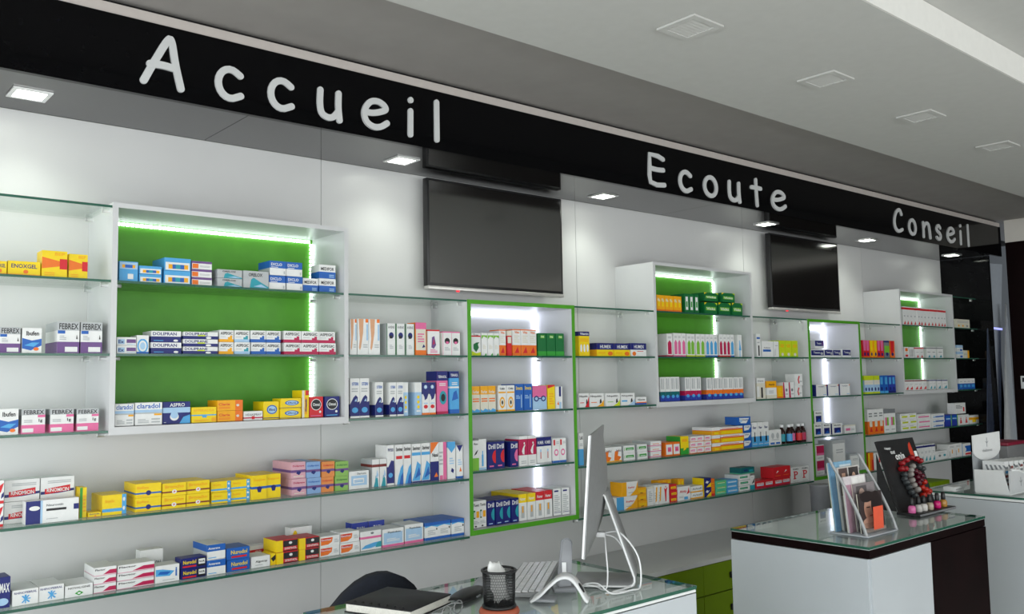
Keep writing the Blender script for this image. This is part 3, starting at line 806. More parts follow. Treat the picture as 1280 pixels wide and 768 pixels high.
whstripe~white box with blue stripe~W|r .1 .34 .8 .48 B;t Avibon .15 .54 .75 .64 G
plainw~narrow plain white box~W|l .2 .7 .8 .8 LG 1;r .1 .1 .2 .5 LG
yg~yellow-green cream box~YG|l .2 .6 .8 .8 A 2;e .5 .16 .2 .1 C;b 0 .06 LGN
beige~white and beige box with black bar~C|b .75 1 W;r .5 .05 .7 .55 K;r .0 .1 .3 .6 W;t Derm .15 .82 .8 .9 G
amberwh~box with amber top and white base~W|b .62 1 A;t Ampoule .2 .72 .8 .86 K;l .2 .3 .7 .5 LG 2;b 0 .2 C
amber~small amber box~A|l .25 .2 .75 .85 Y 5;b .0 .1 O
whcrim~white box with slanted crimson stripe~W|p M .0 .0 .35 .0 .2 1 .0 1;e .6 .5 .2 .1 G;l .4 .2 .9 .35 LG 1
ribbon~white box with red ribbon print~W|p R .45 .15 .6 .2 .5 .5 .65 .8 .5 .85 .35 .5;l .6 .3 .9 .5 LG 1
bwlow~white box with blue photo panel~W|r .03 .25 .97 .92 N;t Tensio .2 .5 .7 .75 W;e .82 .5 .1 .18 LG
bwtop~box with blue photo panel on top~W|r .03 .3 .97 .95 N;t Tensio .2 .5 .7 .75 W;r .75 .35 .92 .85 PU
whspine~white box with navy spine~W|r .0 .0 .1 1 N;t Hyalgan .3 .76 .8 .86 N;l .7 .1 .95 .18 LB 1;p O .88 .85 1 .85 1 1;S N
bluesq~white box with dark blue square~W|r .2 .12 .85 .6 N;t Medela .2 .76 .85 .88 K;p B .25 .12 .85 .12 .6 .4;S N
bluesq2~upper white box with dark blue square~W|r .2 .12 .85 .6 N;t Medela .2 .76 .85 .88 K;p B .25 .12 .85 .12 .6 .4;S N
whpk~small white box with pink detail~W|r .1 .3 .5 .6 P;l .55 .3 .9 .6 LG 2;b .85 1 C
magwh~white box with magenta panel~W|r .1 .4 1 .95 M;r .1 .3 1 .45 P;l .2 .1 .8 .2 LG 1
greywh~off-white storage carton~LG|r .06 .1 .94 .9 W;l .3 .6 .8 .75 LG 2;r .1 .2 .3 .3 G
fanR~slim red condom box~R|p P .2 .4 .8 .4 .9 1 .1 1;e .5 .2 .25 .1 N;b 0 .06 O
fanY~slim yellow condom box~A|p Y .2 .4 .8 .4 .9 1 .1 1;e .5 .2 .25 .1 N;b 0 .06 O
fanG~slim grey and green condom box~G|r .0 .3 1 .7 LGN;e .5 .2 .25 .1 N;b .9 1 N
fanO~slim orange condom box~O|p R .2 .2 .8 .4 .9 1 .1 1;e .5 .2 .25 .1 N
ygb~slim box with lime and sky blue~SB|b .75 1 YG;b 0 .1 YG;e .5 .25 .25 .1 N;r .0 .5 1 .75 C
blu3~slim bright blue box~B|r .2 .5 .8 .9 LB;e .5 .25 .25 .1 N;b 0 .12 LB
blu4~slim slate blue box~V|r .2 .5 .8 .9 LB;e .5 .25 .25 .1 N;b 0 .12 N
slimred~slim white box with red ends~W|b .84 .95 R;p R .2 .04 .8 .04 .6 .24;l .3 .45 .7 .6 LG 1
orlabel~white box with orange squares~W|r .2 .6 .8 .9 O;r .2 .1 .8 .3 R;l .2 .4 .8 .55 LG 1
slimgrey~slim white box with dark lines~W|r .2 .1 .4 .8 G;r .7 .1 .8 .8 K
slimred2~white box with red cap line~W|b .84 .94 R;p R .3 .05 .8 .05 .6 .3;l .2 .5 .8 .6 LG 1
slimteal~white box with dark and teal marks~W|b .84 .92 G;p T .3 .05 .8 .05 .6 .3;l .2 .5 .8 .6 G 1
slimred3~white box with red bar and flash~W|b .84 .94 BR;p R .2 .08 .85 .08 .8 .4;l .2 .55 .8 .62 LG 1
slimnavy~white box with navy bar and teal flash~W|b .84 .94 N;p T .2 .08 .85 .08 .8 .4;l .2 .55 .8 .62 LG 1
creamw~wide cream box with small pictures~C|l .1 .6 .9 .85 LG 2;e .2 .25 .06 .12 A;e .5 .25 .06 .12 A;e .8 .25 .06 .12 G
smallbw~small white and blue box~W|b .6 1 SB;r .5 .1 .9 .4 B;l .1 .2 .4 .4 LG 1
creamw2~small cream box with yellow side~C|r .7 .0 1 1 A;l .1 .4 .6 .7 LG 2
whbluebot~white box with blue lower half~W|b 0 .55 B;r .2 .2 .8 .45 LB;l .2 .7 .8 .85 LG 1
whbluebox~white box with bright blue base~W|b 0 .5 LB;t Lait .2 .8 .9 .92 K;l .2 .6 .8 .7 LG 2
orblob~white box with orange juice splash~W|p O .2 .1 .7 .05 .95 .3 .6 .4 .7 .8 .3 .7;t Actifed .4 .66 .95 .84 G;b 0 .08 A
grnlab~white box with green label~W|r .2 .35 .9 .7 GN;l .3 .44 .8 .6 W 1;r .06 .3 .1 .7 LGN;S LG
pkstripe~flat white box with rose stripes~W|b .1 .25 P;l .2 .45 .8 .65 O 1;S LG
redlab~white box with red-orange frame~O|r .08 .1 .95 .85 W;r .3 .3 .8 .65 P;l .35 .4 .75 .55 R 2;S O
yelgrn~yellow box with green base~Y|b 0 .35 GN;p Y .3 .2 .7 .3 .5 .5;r .2 .7 .8 .85 A;S GN
pkwh~flat white box with orange edging~W|b .0 .1 O;r .2 .3 .8 .7 P;l .25 .4 .75 .6 W 1;r .0 .1 .05 1 O
orstack~flat white box with orange base~W|b 0 .5 A;b .5 .58 O;r .3 .1 .8 .35 Y
orwide~wide flat orange and yellow box~W|b 0 .6 A;b .6 .72 R;r .05 .1 .95 .45 Y;l .1 .8 .8 .92 O 1
bluarc~blue box with white arc~B|p W .0 .2 .6 .3 .9 .7 .9 .9 .0 .9;t Uvesti .15 .6 .7 .78 N;S B
bluarc2~blue box with white arc on top~B|p W .3 .2 .7 .15 .9 .8 .2 .85;e .3 .5 .1 .2 SB;t Uvesti .4 .5 .8 .7 N;T W
dropper~white and blue box with dropper~W|b 0 .42 LB;r .35 .2 .65 .42 K;r .44 .42 .56 .6 K;t Fluor .2 .74 .8 .84 N;l .1 .1 .9 .14 W 1
whblulbl~white box with two blue words~W|r .1 .04 .45 .16 B;r .55 .04 .9 .16 B;e .3 .6 .12 .2 LG;e .7 .6 .12 .2 LG;l .2 .3 .8 .4 LG 2
amberwt~white and orange box with blue end~W|r .0 .0 .35 1 LB;p A .4 .0 1 .0 1 .9 .8 .4;t Euphyt .45 .5 .85 .66 R;l .45 .2 .7 .3 LG 1
amberwt2~white and orange box with amber end~W|r .0 .0 .3 1 A;p A .5 .0 1 .0 1 1 .85 .4;t Euphyt .4 .5 .8 .66 R;l .4 .2 .7 .3 LG 1;S A
yelstack~flat yellow box with dark dashes~A|l .1 .3 .9 .7 Y 2;r .3 .1 .6 .2 K
whgrey~white box with grey print~W|l .2 .2 .8 .8 LG 6;S LG;b .9 1 C
orstripe~white box with slanted orange stripe~W|p A .2 .1 .6 .2 .9 .9 .5 .9;l .1 .3 .4 .7 LG 3
redfig~white box with red figure~W|p R .45 .1 .6 .1 .65 .6 .8 .85 .5 .75 .3 .85 .4 .6;e .55 .88 .06 .05 R;S LG
redyel~red and yellow box~R|r .2 .2 .9 .6 Y;l .3 .3 .8 .5 R 1
yelback~yellow tube box set back~A|e .5 .6 .35 .3 Y;b .0 .1 O
rwb~white box with red script, blue corner~W|p R .7 .4 .95 .5 .9 .95 .8 .6;r .5 .05 .8 .25 LB;t Alvity .15 .5 .7 .75 R;l .1 .2 .45 .35 LG 2
lowor~low white box with grey letters~W|t Arkofl .1 .4 .9 .75 G;b 0 .2 A
navyel~navy and yellow box with bird~N|p Y .3 .0 1 .0 1 .5 .6 .25;p W .2 .5 .5 .4 .8 .7 .6 .6 .4 .75;S Y
orred~narrow orange-red box~O|b 0 .12 R;l .2 .3 .8 .8 A 4
grnflat~flat mint green box~MT|r .1 .3 .9 .7 LGN;l .15 .4 .85 .6 W 1
bluflat~flat sky blue box~LB|r .1 .3 .9 .7 SB;l .15 .4 .85 .6 W 1
whgrn~flat white box with dark green lettering~W|r .1 .3 .8 .65 DG;r .15 .4 .75 .55 MT;b .9 1 LG
tealtop~dark teal box on top~DT|r .2 .4 .5 .7 N;r .6 .3 .9 .6 T;b 0 .12 MT
whteal~white box with teal base and slash~W|b 0 .32 T;p K .3 .4 .9 .8 .9 .5;l .2 .85 .8 .92 LG 1
redlbl~red box with white label~R|r .15 .3 .92 .72 W;p SB .15 .3 .92 .3 .92 .42 .15 .36;t Biafine .2 .5 .85 .68 R;b 0 .08 M
redup~plain red box on second layer~R|p W .3 .45 .5 .7 .6 .6;l .2 .2 .8 .3 O 1
pbox~white box with large red letter P~W|r .32 .24 .46 .74 R;r .24 .22 .56 .28 R;e .54 .6 .22 .14 R;e .52 .6 .09 .07 W;r .24 .69 .5 .74 R;t PULMOL .2 .82 .85 .92 K;l .2 .06 .8 .12 LG 1
whor~white box with orange lower half~W|b 0 .52 O;r .3 .3 .8 .55 C;p R .3 .1 .8 .1 .6 .3;l .2 .7 .8 .9 G 2
greypk~grey-topped box with pink and green~W|b .82 1 G;r .2 .3 .5 .65 P;r .5 .3 .8 .65 LGN;l .2 .1 .8 .2 LG 1
ygstack~flat white box with lime stripe~W|r .2 .3 .9 .6 YG;l .1 .75 .6 .9 LG 1;S LG
pkstack~flat white box with pink stripe~W|r .1 .3 .9 .55 P;l .1 .7 .6 .85 LG 1
blstack~flat white box with blue stripe~W|r .3 .2 .95 .5 B;l .1 .7 .6 .85 LG 1;p LB .1 .2 .3 .2 .2 .5
bluebx~blue box with green edge~V|r .1 .5 .9 .9 B;l .2 .6 .8 .8 SB 1;r .9 .0 1 1 LGN
redp2~white box with red figure print~W|p R .3 .15 .7 .15 .6 .55 .4 .55;e .5 .65 .1 .08 R;l .2 .82 .8 .9 LG 1
whyel~white box with yellow band~W|b .45 .75 A;r .3 .15 .7 .45 Y;l .2 .85 .8 .92 LG 1
smallwr~white box with red pill on top~W|l .1 .5 .7 .85 G 3;r .75 .2 .88 .6 R
orfan~orange and yellow gradient box~O|r .0 .0 .3 1 Y;r .7 .0 1 .6 R
whpills~white box with coloured capsules~W|r .2 .4 .3 .75 R;r .42 .4 .52 .75 R;r .64 .4 .74 .75 A;l .2 .12 .8 .25 LG 2
navteal~slim white box, navy bar, teal foot~W|b .84 .95 N;p T .2 .05 .85 .05 .8 .35;l .2 .5 .8 .65 LG 2
whdots~white box with grey round marks~W|e .35 .45 .1 .14 G;e .75 .45 .1 .14 T;l .2 .75 .8 .85 LG 1
whamp~white box with amber ampoule picture~W|r .45 .3 .58 .6 A;l .2 .75 .8 .88 LG 2;r .1 .1 .2 .5 LG
whbr~white box with blue and red~W|r .3 .3 1 .8 B;r .3 .05 1 .2 R;e .3 .5 .14 .16 W;S SB
"""
# boxes: design, left x, front y, base z, width, depth, height, columns, layers
SHELVES = {
 'A1': [
  ('yel', 0.5513, 3.118, 1.954, 0.0384, 0.07, 0.0411, 1, 1),
  ('yel', 0.5909, 3.118, 1.954, 0.0939, 0.07, 0.0448, 1, 1),
  ('yeltri', 0.6863, 3.118, 1.954, 0.0766, 0.07, 0.0851, 1, 1),
  ('yeltri', 0.7668, 3.118, 1.954, 0.0597, 0.06, 0.0803, 1, 1),
 ],
 'A2': [
  ('febp', 0.5742, 3.118, 1.708, 0.0598, 0.07, 0.0819, 1, 1),
  ('swoosh', 0.6364, 3.118, 1.708, 0.0579, 0.06, 0.0797, 1, 1),
  ('febp', 0.7372, 3.118, 1.708, 0.0684, 0.16, 0.1027, 2, 1),
 ],
 'A3': [
  ('swoosh', 0.5765, 3.118, 1.454, 0.0579, 0.07, 0.0813, 1, 1),
  ('febk', 0.6416, 3.118, 1.454, 0.0693, 0.09, 0.0777, 1, 1),
  ('febk', 0.7213, 3.118, 1.454, 0.072, 0.09, 0.0761, 1, 1),
  ('febk', 0.8, 3.118, 1.454, 0.0696, 0.09, 0.0735, 1, 1),
 ],
 'C1a': [
  ('bluefx', 0.9269, 3.125, 1.954, 0.0633, 0.08, 0.0692, 1, 1),
  ('blueflat', 0.9916, 3.125, 1.954, 0.0777, 0.08, 0.0289, 1, 2),
  ('blueflat', 1.076, 3.125, 1.954, 0.0949, 0.12, 0.0464, 1, 2),
  ('purflat', 1.1728, 3.125, 1.954, 0.0751, 0.08, 0.0293, 1, 3),
  ('tealsw', 1.266, 3.125, 1.954, 0.0958, 0.08, 0.0322, 1, 2),
  ('tealsw', 1.3637, 3.125, 1.954, 0.1016, 0.07, 0.0652, 1, 1),
  ('bluehalf', 1.4677, 3.125, 1.954, 0.0685, 0.1, 0.0551, 2, 2),
  ('bluelow', 1.6076, 3.125, 1.954, 0.0675, 0.07, 0.0529, 1, 1),
  ('bluelow', 1.6771, 3.125, 1.954, 0.0736, 0.07, 0.0553, 1, 2),
 ],
 'C1b': [
  ('whblue', 0.9218, 3.125, 1.708, 0.0649, 0.07, 0.028, 1, 2),
  ('whcirc', 0.9878, 3.125, 1.708, 0.0422, 0.07, 0.0638, 1, 1),
  ('navyhalf', 1.0352, 3.125, 1.708, 0.1044, 0.09, 0.0399, 1, 2),
  ('navyflat', 1.1447, 3.125, 1.708, 0.1265, 0.09, 0.0264, 1, 3),
  ('aspO', 1.2747, 3.125, 1.708, 0.0564, 0.09, 0.0441, 1, 2),
  ('aspT', 1.3324, 3.125, 1.708, 0.0603, 0.09, 0.0444, 1, 2),
  ('aspB', 1.3952, 3.125, 1.708, 0.0603, 0.1, 0.0446, 2, 2),
  ('aspR', 1.5275, 3.125, 1.708, 0.0739, 0.1, 0.0454, 3, 2),
 ],
 'C1c': [
  ('clara', 0.9208, 3.125, 1.465, 0.0629, 0.09, 0.0749, 1, 1),
  ('clara', 0.9851, 3.125, 1.465, 0.0917, 0.09, 0.0769, 1, 1),
  ('aspro', 1.0784, 3.125, 1.465, 0.0971, 0.09, 0.0768, 1, 1),
  ('yelbl', 1.1769, 3.125, 1.465, 0.0912, 0.08, 0.0548, 1, 1),
  ('yelor', 1.269, 3.125, 1.465, 0.0978, 0.09, 0.0385, 1, 2),
  ('whredline', 1.3702, 3.125, 1.465, 0.0758, 0.07, 0.0334, 1, 1),
  ('yeloval', 1.4477, 3.125, 1.465, 0.064, 0.09, 0.0671, 1, 1),
  ('yeloval', 1.513, 3.125, 1.465, 0.087, 0.07, 0.0385, 1, 2),
  ('yelspine', 1.6019, 3.125, 1.465, 0.0304, 0.08, 0.106, 1, 1),
  ('redcirc', 1.635, 3.125, 1.465, 0.0612, 0.06, 0.0802, 1, 1),
  ('navcirc', 1.699, 3.125, 1.465, 0.0662, 0.06, 0.0798, 1, 1),
 ],
 'B1': [
  ('leg', 1.8083, 3.118, 1.708, 0.0323, 0.06, 0.1442, 1, 1),
  ('leg', 1.842, 3.118, 1.708, 0.0536, 0.06, 0.1464, 2, 1),
  ('emb', 1.983, 3.118, 1.708, 0.0467, 0.11, 0.1321, 3, 1),
  ('salmon', 2.1247, 3.118, 1.708, 0.0585, 0.06, 0.1394, 1, 1),
  ('redpat', 2.1878, 3.118, 1.708, 0.064, 0.06, 0.1109, 1, 1),
  ('emb2', 2.2645, 3.118, 1.708, 0.0495, 0.08, 0.1044, 2, 1),
 ],
 'B2': [
  ('wave', 1.8077, 3.118, 1.455, 0.0463, 0.06, 0.159, 2, 1),
  ('wave', 1.9265, 3.118, 1.455, 0.0396, 0.1, 0.1423, 1, 1),
  ('wave', 1.9931, 3.118, 1.455, 0.0345, 0.1, 0.1404, 2, 1),
  ('pale', 2.0636, 3.118, 1.455, 0.0255, 0.08, 0.1396, 1, 1),
  ('pale', 2.1198, 3.118, 1.455, 0.0367, 0.14, 0.1387, 1, 1),
  ('tbA', 2.1581, 3.118, 1.455, 0.0357, 0.06, 0.1379, 2, 1),
  ('pinkwhl', 2.2351, 3.118, 1.455, 0.0596, 0.08, 0.185, 1, 1),
  ('bluewhl', 2.2999, 3.118, 1.455, 0.0513, 0.08, 0.1839, 1, 1),
 ],
 'L1L': [
  ('redflag', 0.5821, 3.14, 1.172, 0.0215, 0.07, 0.0712, 1, 2),
  ('rino', 0.6143, 3.19, 1.172, 0.102, 0.08, 0.0678, 2, 2),
  ('pfz', 0.6598, 3.118, 1.172, 0.1558, 0.045, 0.0723, 1, 1),
  ('yelgr', 0.8255, 3.15, 1.172, 0.0217, 0.06, 0.0984, 1, 1),
  ('yel', 0.8486, 3.14, 1.172, 0.0415, 0.06, 0.0158, 1, 1),
  ('yelblend', 0.8905, 3.14, 1.172, 0.0788, 0.12, 0.0669, 1, 1),
  ('yelB', 0.9965, 3.14, 1.172, 0.087, 0.13, 0.0477, 1, 2),
  ('yelR', 1.0846, 3.14, 1.172, 0.0846, 0.13, 0.0445, 2, 2),
  ('yelblend', 1.2614, 3.152, 1.172, 0.0747, 0.11, 0.039, 2, 2),
  ('yeltall', 1.4096, 3.14, 1.172, 0.0592, 0.15, 0.0892, 2, 1),
  ('dbP', 1.5679, 3.14, 1.172, 0.0616, 0.16, 0.0631, 1, 2),
  ('dbB', 1.6311, 3.14, 1.172, 0.0621, 0.16, 0.0611, 1, 2),
  ('dbO', 1.6946, 3.14, 1.172, 0.0576, 0.16, 0.0595, 1, 2),
  ('dbG', 1.7536, 3.14, 1.172, 0.0596, 0.14, 0.0576, 1, 2),
  ('ring', 1.816, 3.14, 1.172, 0.0919, 0.05, 0.0716, 1, 1),
  ('brownband', 1.9231, 3.14, 1.172, 0.0348, 0.09, 0.1116, 2, 1),
  ('nav2', 1.9946, 3.14, 1.172, 0.0366, 0.09, 0.1647, 1, 1),
  ('spray', 2.0328, 3.14, 1.172, 0.0404, 0.09, 0.1643, 2, 1),
  ('spray2', 2.117, 3.14, 1.172, 0.046, 0.09, 0.163, 2, 1),
  ('orangenav', 2.2107, 3.14, 1.172, 0.045, 0.09, 0.1642, 1, 1),
  ('pinkstrip', 2.2574, 3.14, 1.172, 0.0432, 0.08, 0.1622, 1, 1),
  ('bluetop', 2.3032, 3.14, 1.172, 0.0431, 0.08, 0.1609, 1, 1),
  ('bluetri', 2.3486, 3.14, 1.172, 0.0366, 0.07, 0.1437, 1, 1),
 ],
 'L2L': [
  ('navyblue', 0.5855, 3.14, 0.925, 0.0433, 0.08, 0.0943, 1, 1),
  ('snow', 0.6326, 3.14, 0.925, 0.0749, 0.13, 0.0481, 2, 1),
  ('diamond', 0.7846, 3.14, 0.925, 0.0846, 0.12, 0.0374, 1, 1),
  ('crim', 0.87, 3.14, 0.925, 0.0713, 0.12, 0.0275, 1, 3),
  ('crim', 0.9432, 3.14, 0.925, 0.1216, 0.09, 0.0263, 1, 3),
  ('blugrad', 1.0665, 3.14, 0.925, 0.0833, 0.07, 0.0584, 1, 1),
  ('whback', 1.0511, 3.25, 0.925, 0.0795, 0.05, 0.0986, 1, 1),
  ('nuro', 1.1527, 3.14, 0.925, 0.0899, 0.06, 0.0356, 1, 2),
  ('bluehalf2', 1.245, 3.14, 0.925, 0.0692, 0.13, 0.0529, 1, 2),
  ('nuroB', 1.3167, 3.14, 0.925, 0.0895, 0.1, 0.0419, 1, 2),
  ('whlow', 1.4113, 3.14, 0.925, 0.0733, 0.09, 0.0409, 1, 1),
  ('redwh', 1.4629, 3.27, 0.925, 0.0677, 0.05, 0.0559, 1, 1),
  ('yelend', 1.4864, 3.14, 0.925, 0.0202, 0.07, 0.0434, 1, 1),
  ('yelblk', 1.5078, 3.14, 0.925, 0.0881, 0.11, 0.0433, 1, 2),
  ('yelblk', 1.5998, 3.14, 0.925, 0.0858, 0.1, 0.0423, 1, 2),
  ('lysan', 1.6302, 3.27, 0.925, 0.0933, 0.05, 0.1053, 1, 1),
  ('orcur', 1.6898, 3.14, 0.925, 0.0853, 0.08, 0.0397, 1, 2),
  ('orcur', 1.7772, 3.14, 0.925, 0.0882, 0.08, 0.0419, 1, 2),
  ('pinkblu', 1.8691, 3.14, 0.925, 0.0966, 0.08, 0.0758, 1, 1),
  ('tuli', 1.8991, 3.26, 0.925, 0.0787, 0.05, 0.0926, 2, 1),
  ('rosebot', 1.9679, 3.14, 0.925, 0.1056, 0.1, 0.0728, 1, 1),
  ('rosebot', 2.0776, 3.14, 0.925, 0.096, 0.1, 0.078, 1, 1),
  ('blupack', 2.1777, 3.14, 0.925, 0.0692, 0.16, 0.0747, 3, 1),
 ],
 'G1a': [
  ('leaf', 2.4314, 3.125, 1.708, 0.0538, 0.08, 0.1007, 1, 1),
  ('grwh', 2.4879, 3.125, 1.708, 0.0337, 0.08, 0.1027, 3, 1),
  ('orwh', 2.5922, 3.125, 1.708, 0.0412, 0.07, 0.1205, 1, 1),
  ('orside', 2.6404, 3.13, 1.708, 0.0282, 0.06, 0.1165, 1, 1),
  ('orwh', 2.6703, 3.125, 1.708, 0.0506, 0.07, 0.1243, 3, 1),
  ('greenbox', 2.831, 3.125, 1.708, 0.0561, 0.09, 0.1098, 3, 1),
 ],
 'G1b': [
  ('creamwv', 2.4274, 3.125, 1.454, 0.0456, 0.08, 0.1179, 3, 1),
  ('yelcirc', 2.5794, 3.125, 1.454, 0.0503, 0.09, 0.1184, 2, 1),
  ('blueyel', 2.6822, 3.125, 1.454, 0.053, 0.1, 0.1233, 2, 1),
  ('glasses', 2.791, 3.125, 1.454, 0.091, 0.07, 0.1133, 1, 1),
  ('yelred', 2.8853, 3.125, 1.454, 0.0492, 0.07, 0.1159, 1, 1),
  ('whnav', 2.9385, 3.125, 1.454, 0.0478, 0.07, 0.1073, 1, 1),
 ],
 'G1c': [
  ('grwh2', 2.4299, 3.13, 1.198, 0.0369, 0.09, 0.1329, 1, 1),
  ('bottleb', 2.4688, 3.13, 1.198, 0.0447, 0.09, 0.1369, 1, 1),
  ('drillR', 2.5151, 3.13, 1.198, 0.0524, 0.1, 0.1211, 2, 1),
  ('drillP', 2.6496, 3.13, 1.198, 0.0484, 0.14, 0.1164, 1, 1),
  ('figure', 2.7005, 3.13, 1.198, 0.0541, 0.1, 0.1376, 2, 1),
  ('navtop', 2.8126, 3.13, 1.198, 0.0487, 0.09, 0.1266, 2, 1),
  ('icons', 2.9151, 3.13, 1.198, 0.0449, 0.08, 0.1151, 2, 1),
 ],
 'G1d': [
  ('grorg', 2.4294, 3.135, 0.947, 0.0415, 0.12, 0.1174, 2, 1),
  ('drillT', 2.5143, 3.135, 0.947, 0.0462, 0.14, 0.1096, 4, 1),
  ('yelwh', 2.7016, 3.135, 0.947, 0.0518, 0.2, 0.122, 2, 1),
  ('redwh2', 2.8076, 3.135, 0.947, 0.0526, 0.18, 0.1245, 2, 1),
  ('notice', 2.9183, 3.135, 0.947, 0.0528, 0.12, 0.127, 2, 1),
 ],
 'Cc1': [
  ('capsule', 3.0969, 3.118, 1.708, 0.0753, 0.07, 0.1227, 1, 1),
  ('humex', 3.2217, 3.118, 1.708, 0.126, 0.09, 0.0675, 2, 1),
  ('humexw', 3.4761, 3.118, 1.708, 0.1235, 0.08, 0.0701, 1, 1),
 ],
 'Cc2': [
  ('swR', 3.0871, 3.118, 1.455, 0.0724, 0.06, 0.0695, 1, 1),
  ('swO', 3.164, 3.118, 1.455, 0.1042, 0.07, 0.0674, 1, 1),
  ('swY', 3.2751, 3.118, 1.455, 0.1052, 0.07, 0.0656, 1, 1),
  ('swB', 3.3888, 3.118, 1.455, 0.1075, 0.07, 0.0638, 1, 1),
  ('smallob', 3.5078, 3.118, 1.455, 0.0805, 0.06, 0.0405, 1, 1),
 ],
 'C2a': [
  ('yelthin', 3.7, 3.125, 1.954, 0.0359, 0.1, 0.0888, 6, 1),
  ('greenthin', 3.9396, 3.125, 1.954, 0.043, 0.1, 0.1074, 3, 1),
  ('greenstr', 4.1129, 3.125, 1.954, 0.1228, 0.1, 0.0659, 1, 1),
  ('greenstr', 4.2494, 3.125, 1.954, 0.1193, 0.09, 0.0707, 1, 1),
  ('greenstr', 4.3781, 3.125, 1.954, 0.1022, 0.08, 0.074, 1, 1),
  ('greenstr2', 4.119, 3.125, 2.0285, 0.1293, 0.09, 0.0492, 1, 1),
  ('greenstr2', 4.2789, 3.125, 2.0285, 0.1315, 0.09, 0.0554, 1, 1),
 ],
 'C2b': [
  ('tubeM', 3.777, 3.125, 1.708, 0.0474, 0.1, 0.1255, 1, 1),
  ('tubeP', 3.8314, 3.125, 1.708, 0.0356, 0.1, 0.1299, 3, 1),
  ('tubeG', 3.9421, 3.125, 1.708, 0.0405, 0.1, 0.1283, 2, 1),
  ('tubeG', 4.0303, 3.125, 1.708, 0.04, 0.1, 0.1292, 2, 1),
  ('tubeB', 4.1146, 3.125, 1.708, 0.0358, 0.1, 0.1293, 3, 1),
  ('tubeR', 4.2401, 3.125, 1.708, 0.0349, 0.1, 0.1308, 3, 1),
  ('tubeB', 4.3478, 3.125, 1.708, 0.0361, 0.1, 0.1313, 1, 1),
  ('tubeW', 4.4202, 3.125, 1.708, 0.0415, 0.08, 0.1319, 1, 1),
 ],
 'C2c': [
  ('pasteT', 3.7093, 3.125, 1.465, 0.0419, 0.1, 0.1323, 4, 1),
  ('pasteM', 3.9157, 3.125, 1.465, 0.0482, 0.12, 0.1293, 3, 1),
  ('pasteO', 4.1112, 3.125, 1.465, 0.0498, 0.12, 0.124, 7, 1),
 ],
 'D1': [
  ('tallwb', 4.6022, 3.118, 1.708, 0.0451, 0.06, 0.1409, 1, 1),
  ('whstripe', 4.6627, 3.118, 1.708, 0.1196, 0.08, 0.0978, 1, 1),
  ('plainw', 4.7858, 3.118, 1.708, 0.0506, 0.08, 0.0981, 1, 1),
  ('yg', 4.8473, 3.118, 1.708, 0.0704, 0.08, 0.1052, 3, 1),
 ],
 'D2': [
  ('beige', 4.5876, 3.118, 1.455, 0.0917, 0.07, 0.127, 1, 1),
  ('amberwh', 4.6881, 3.118, 1.455, 0.1043, 0.08, 0.1072, 1, 1),
  ('amber', 4.7955, 3.118, 1.455, 0.0681, 0.07, 0.0763, 1, 1),
  ('whcrim', 4.8687, 3.118, 1.455, 0.0608, 0.07, 0.0965, 2, 1),
  ('ribbon', 4.9998, 3.118, 1.455, 0.0882, 0.07, 0.0737, 1, 2),
 ],
 'G2a': [
  ('bwlow', 5.2119, 3.125, 1.708, 0.1616, 0.07, 0.051, 1, 1),
  ('bwlow', 5.3817, 3.125, 1.708, 0.1047, 0.09, 0.0548, 2, 1),
  ('bwlow', 5.6056, 3.125, 1.708, 0.1162, 0.09, 0.0575, 1, 1),
  ('bwtop', 5.2728, 3.125, 1.766, 0.114, 0.07, 0.0554, 1, 1),
 ],
 'G2b': [
  ('whspine', 5.2396, 3.125, 1.454, 0.1477, 0.09, 0.0769, 3, 1),
 ],
 'G2c': [
  ('bluesq', 5.2195, 3.13, 1.198, 0.1032, 0.08, 0.0801, 2, 1),
  ('bluesq', 5.4379, 3.13, 1.198, 0.1317, 0.08, 0.073, 1, 1),
  ('bluesq2', 5.2281, 3.13, 1.2786, 0.1023, 0.08, 0.083, 1, 1),
  ('whpk', 5.5995, 3.13, 1.198, 0.1449, 0.06, 0.0548, 1, 1),
 ],
 'G2d': [
  ('magwh', 5.2336, 3.135, 0.947, 0.1005, 0.08, 0.0967, 1, 2),
  ('greywh', 5.4377, 3.135, 0.947, 0.1763, 0.1, 0.2104, 1, 1),
  ('greywh', 5.6569, 3.135, 0.947, 0.1294, 0.08, 0.1062, 1, 1),
 ],
 'E1': [
  ('fanR', 5.8712, 3.118, 1.708, 0.0514, 0.08, 0.1223, 2, 1),
  ('fanY', 5.9784, 3.118, 1.708, 0.0456, 0.08, 0.1227, 2, 1),
  ('fanR', 6.0741, 3.118, 1.708, 0.0501, 0.08, 0.1231, 2, 1),
  ('fanG', 6.1788, 3.118, 1.708, 0.0759, 0.08, 0.1234, 1, 1),
  ('fanO', 6.2594, 3.118, 1.708, 0.0699, 0.08, 0.1234, 1, 1),
 ],
 'E2': [
  ('ygb', 5.865, 3.118, 1.455, 0.0446, 0.08, 0.1277, 5, 1),
  ('blu3', 6.0926, 3.118, 1.455, 0.0572, 0.08, 0.127, 2, 1),
  ('blu4', 6.2117, 3.118, 1.455, 0.0574, 0.08, 0.1258, 2, 1),
 ],
 'C3a': [
  ('slimred', 6.4987, 3.125, 1.954, 0.0564, 0.08, 0.1393, 13, 1),
 ],
 'C3b': [
  ('orlabel', 6.4916, 3.125, 1.708, 0.0706, 0.07, 0.0819, 1, 1),
  ('slimgrey', 6.5697, 3.125, 1.708, 0.0423, 0.07, 0.0816, 2, 1),
  ('slimred2', 6.6621, 3.125, 1.708, 0.0695, 0.07, 0.0828, 2, 1),
  ('slimteal', 6.8602, 3.125, 1.708, 0.0805, 0.07, 0.0875, 2, 1),
  ('slimteal', 7.0461, 3.125, 1.708, 0.0984, 0.07, 0.0879, 1, 1),
 ],
 'C3c': [
  ('slimred3', 6.4798, 3.125, 1.465, 0.069, 0.08, 0.0809, 5, 1),
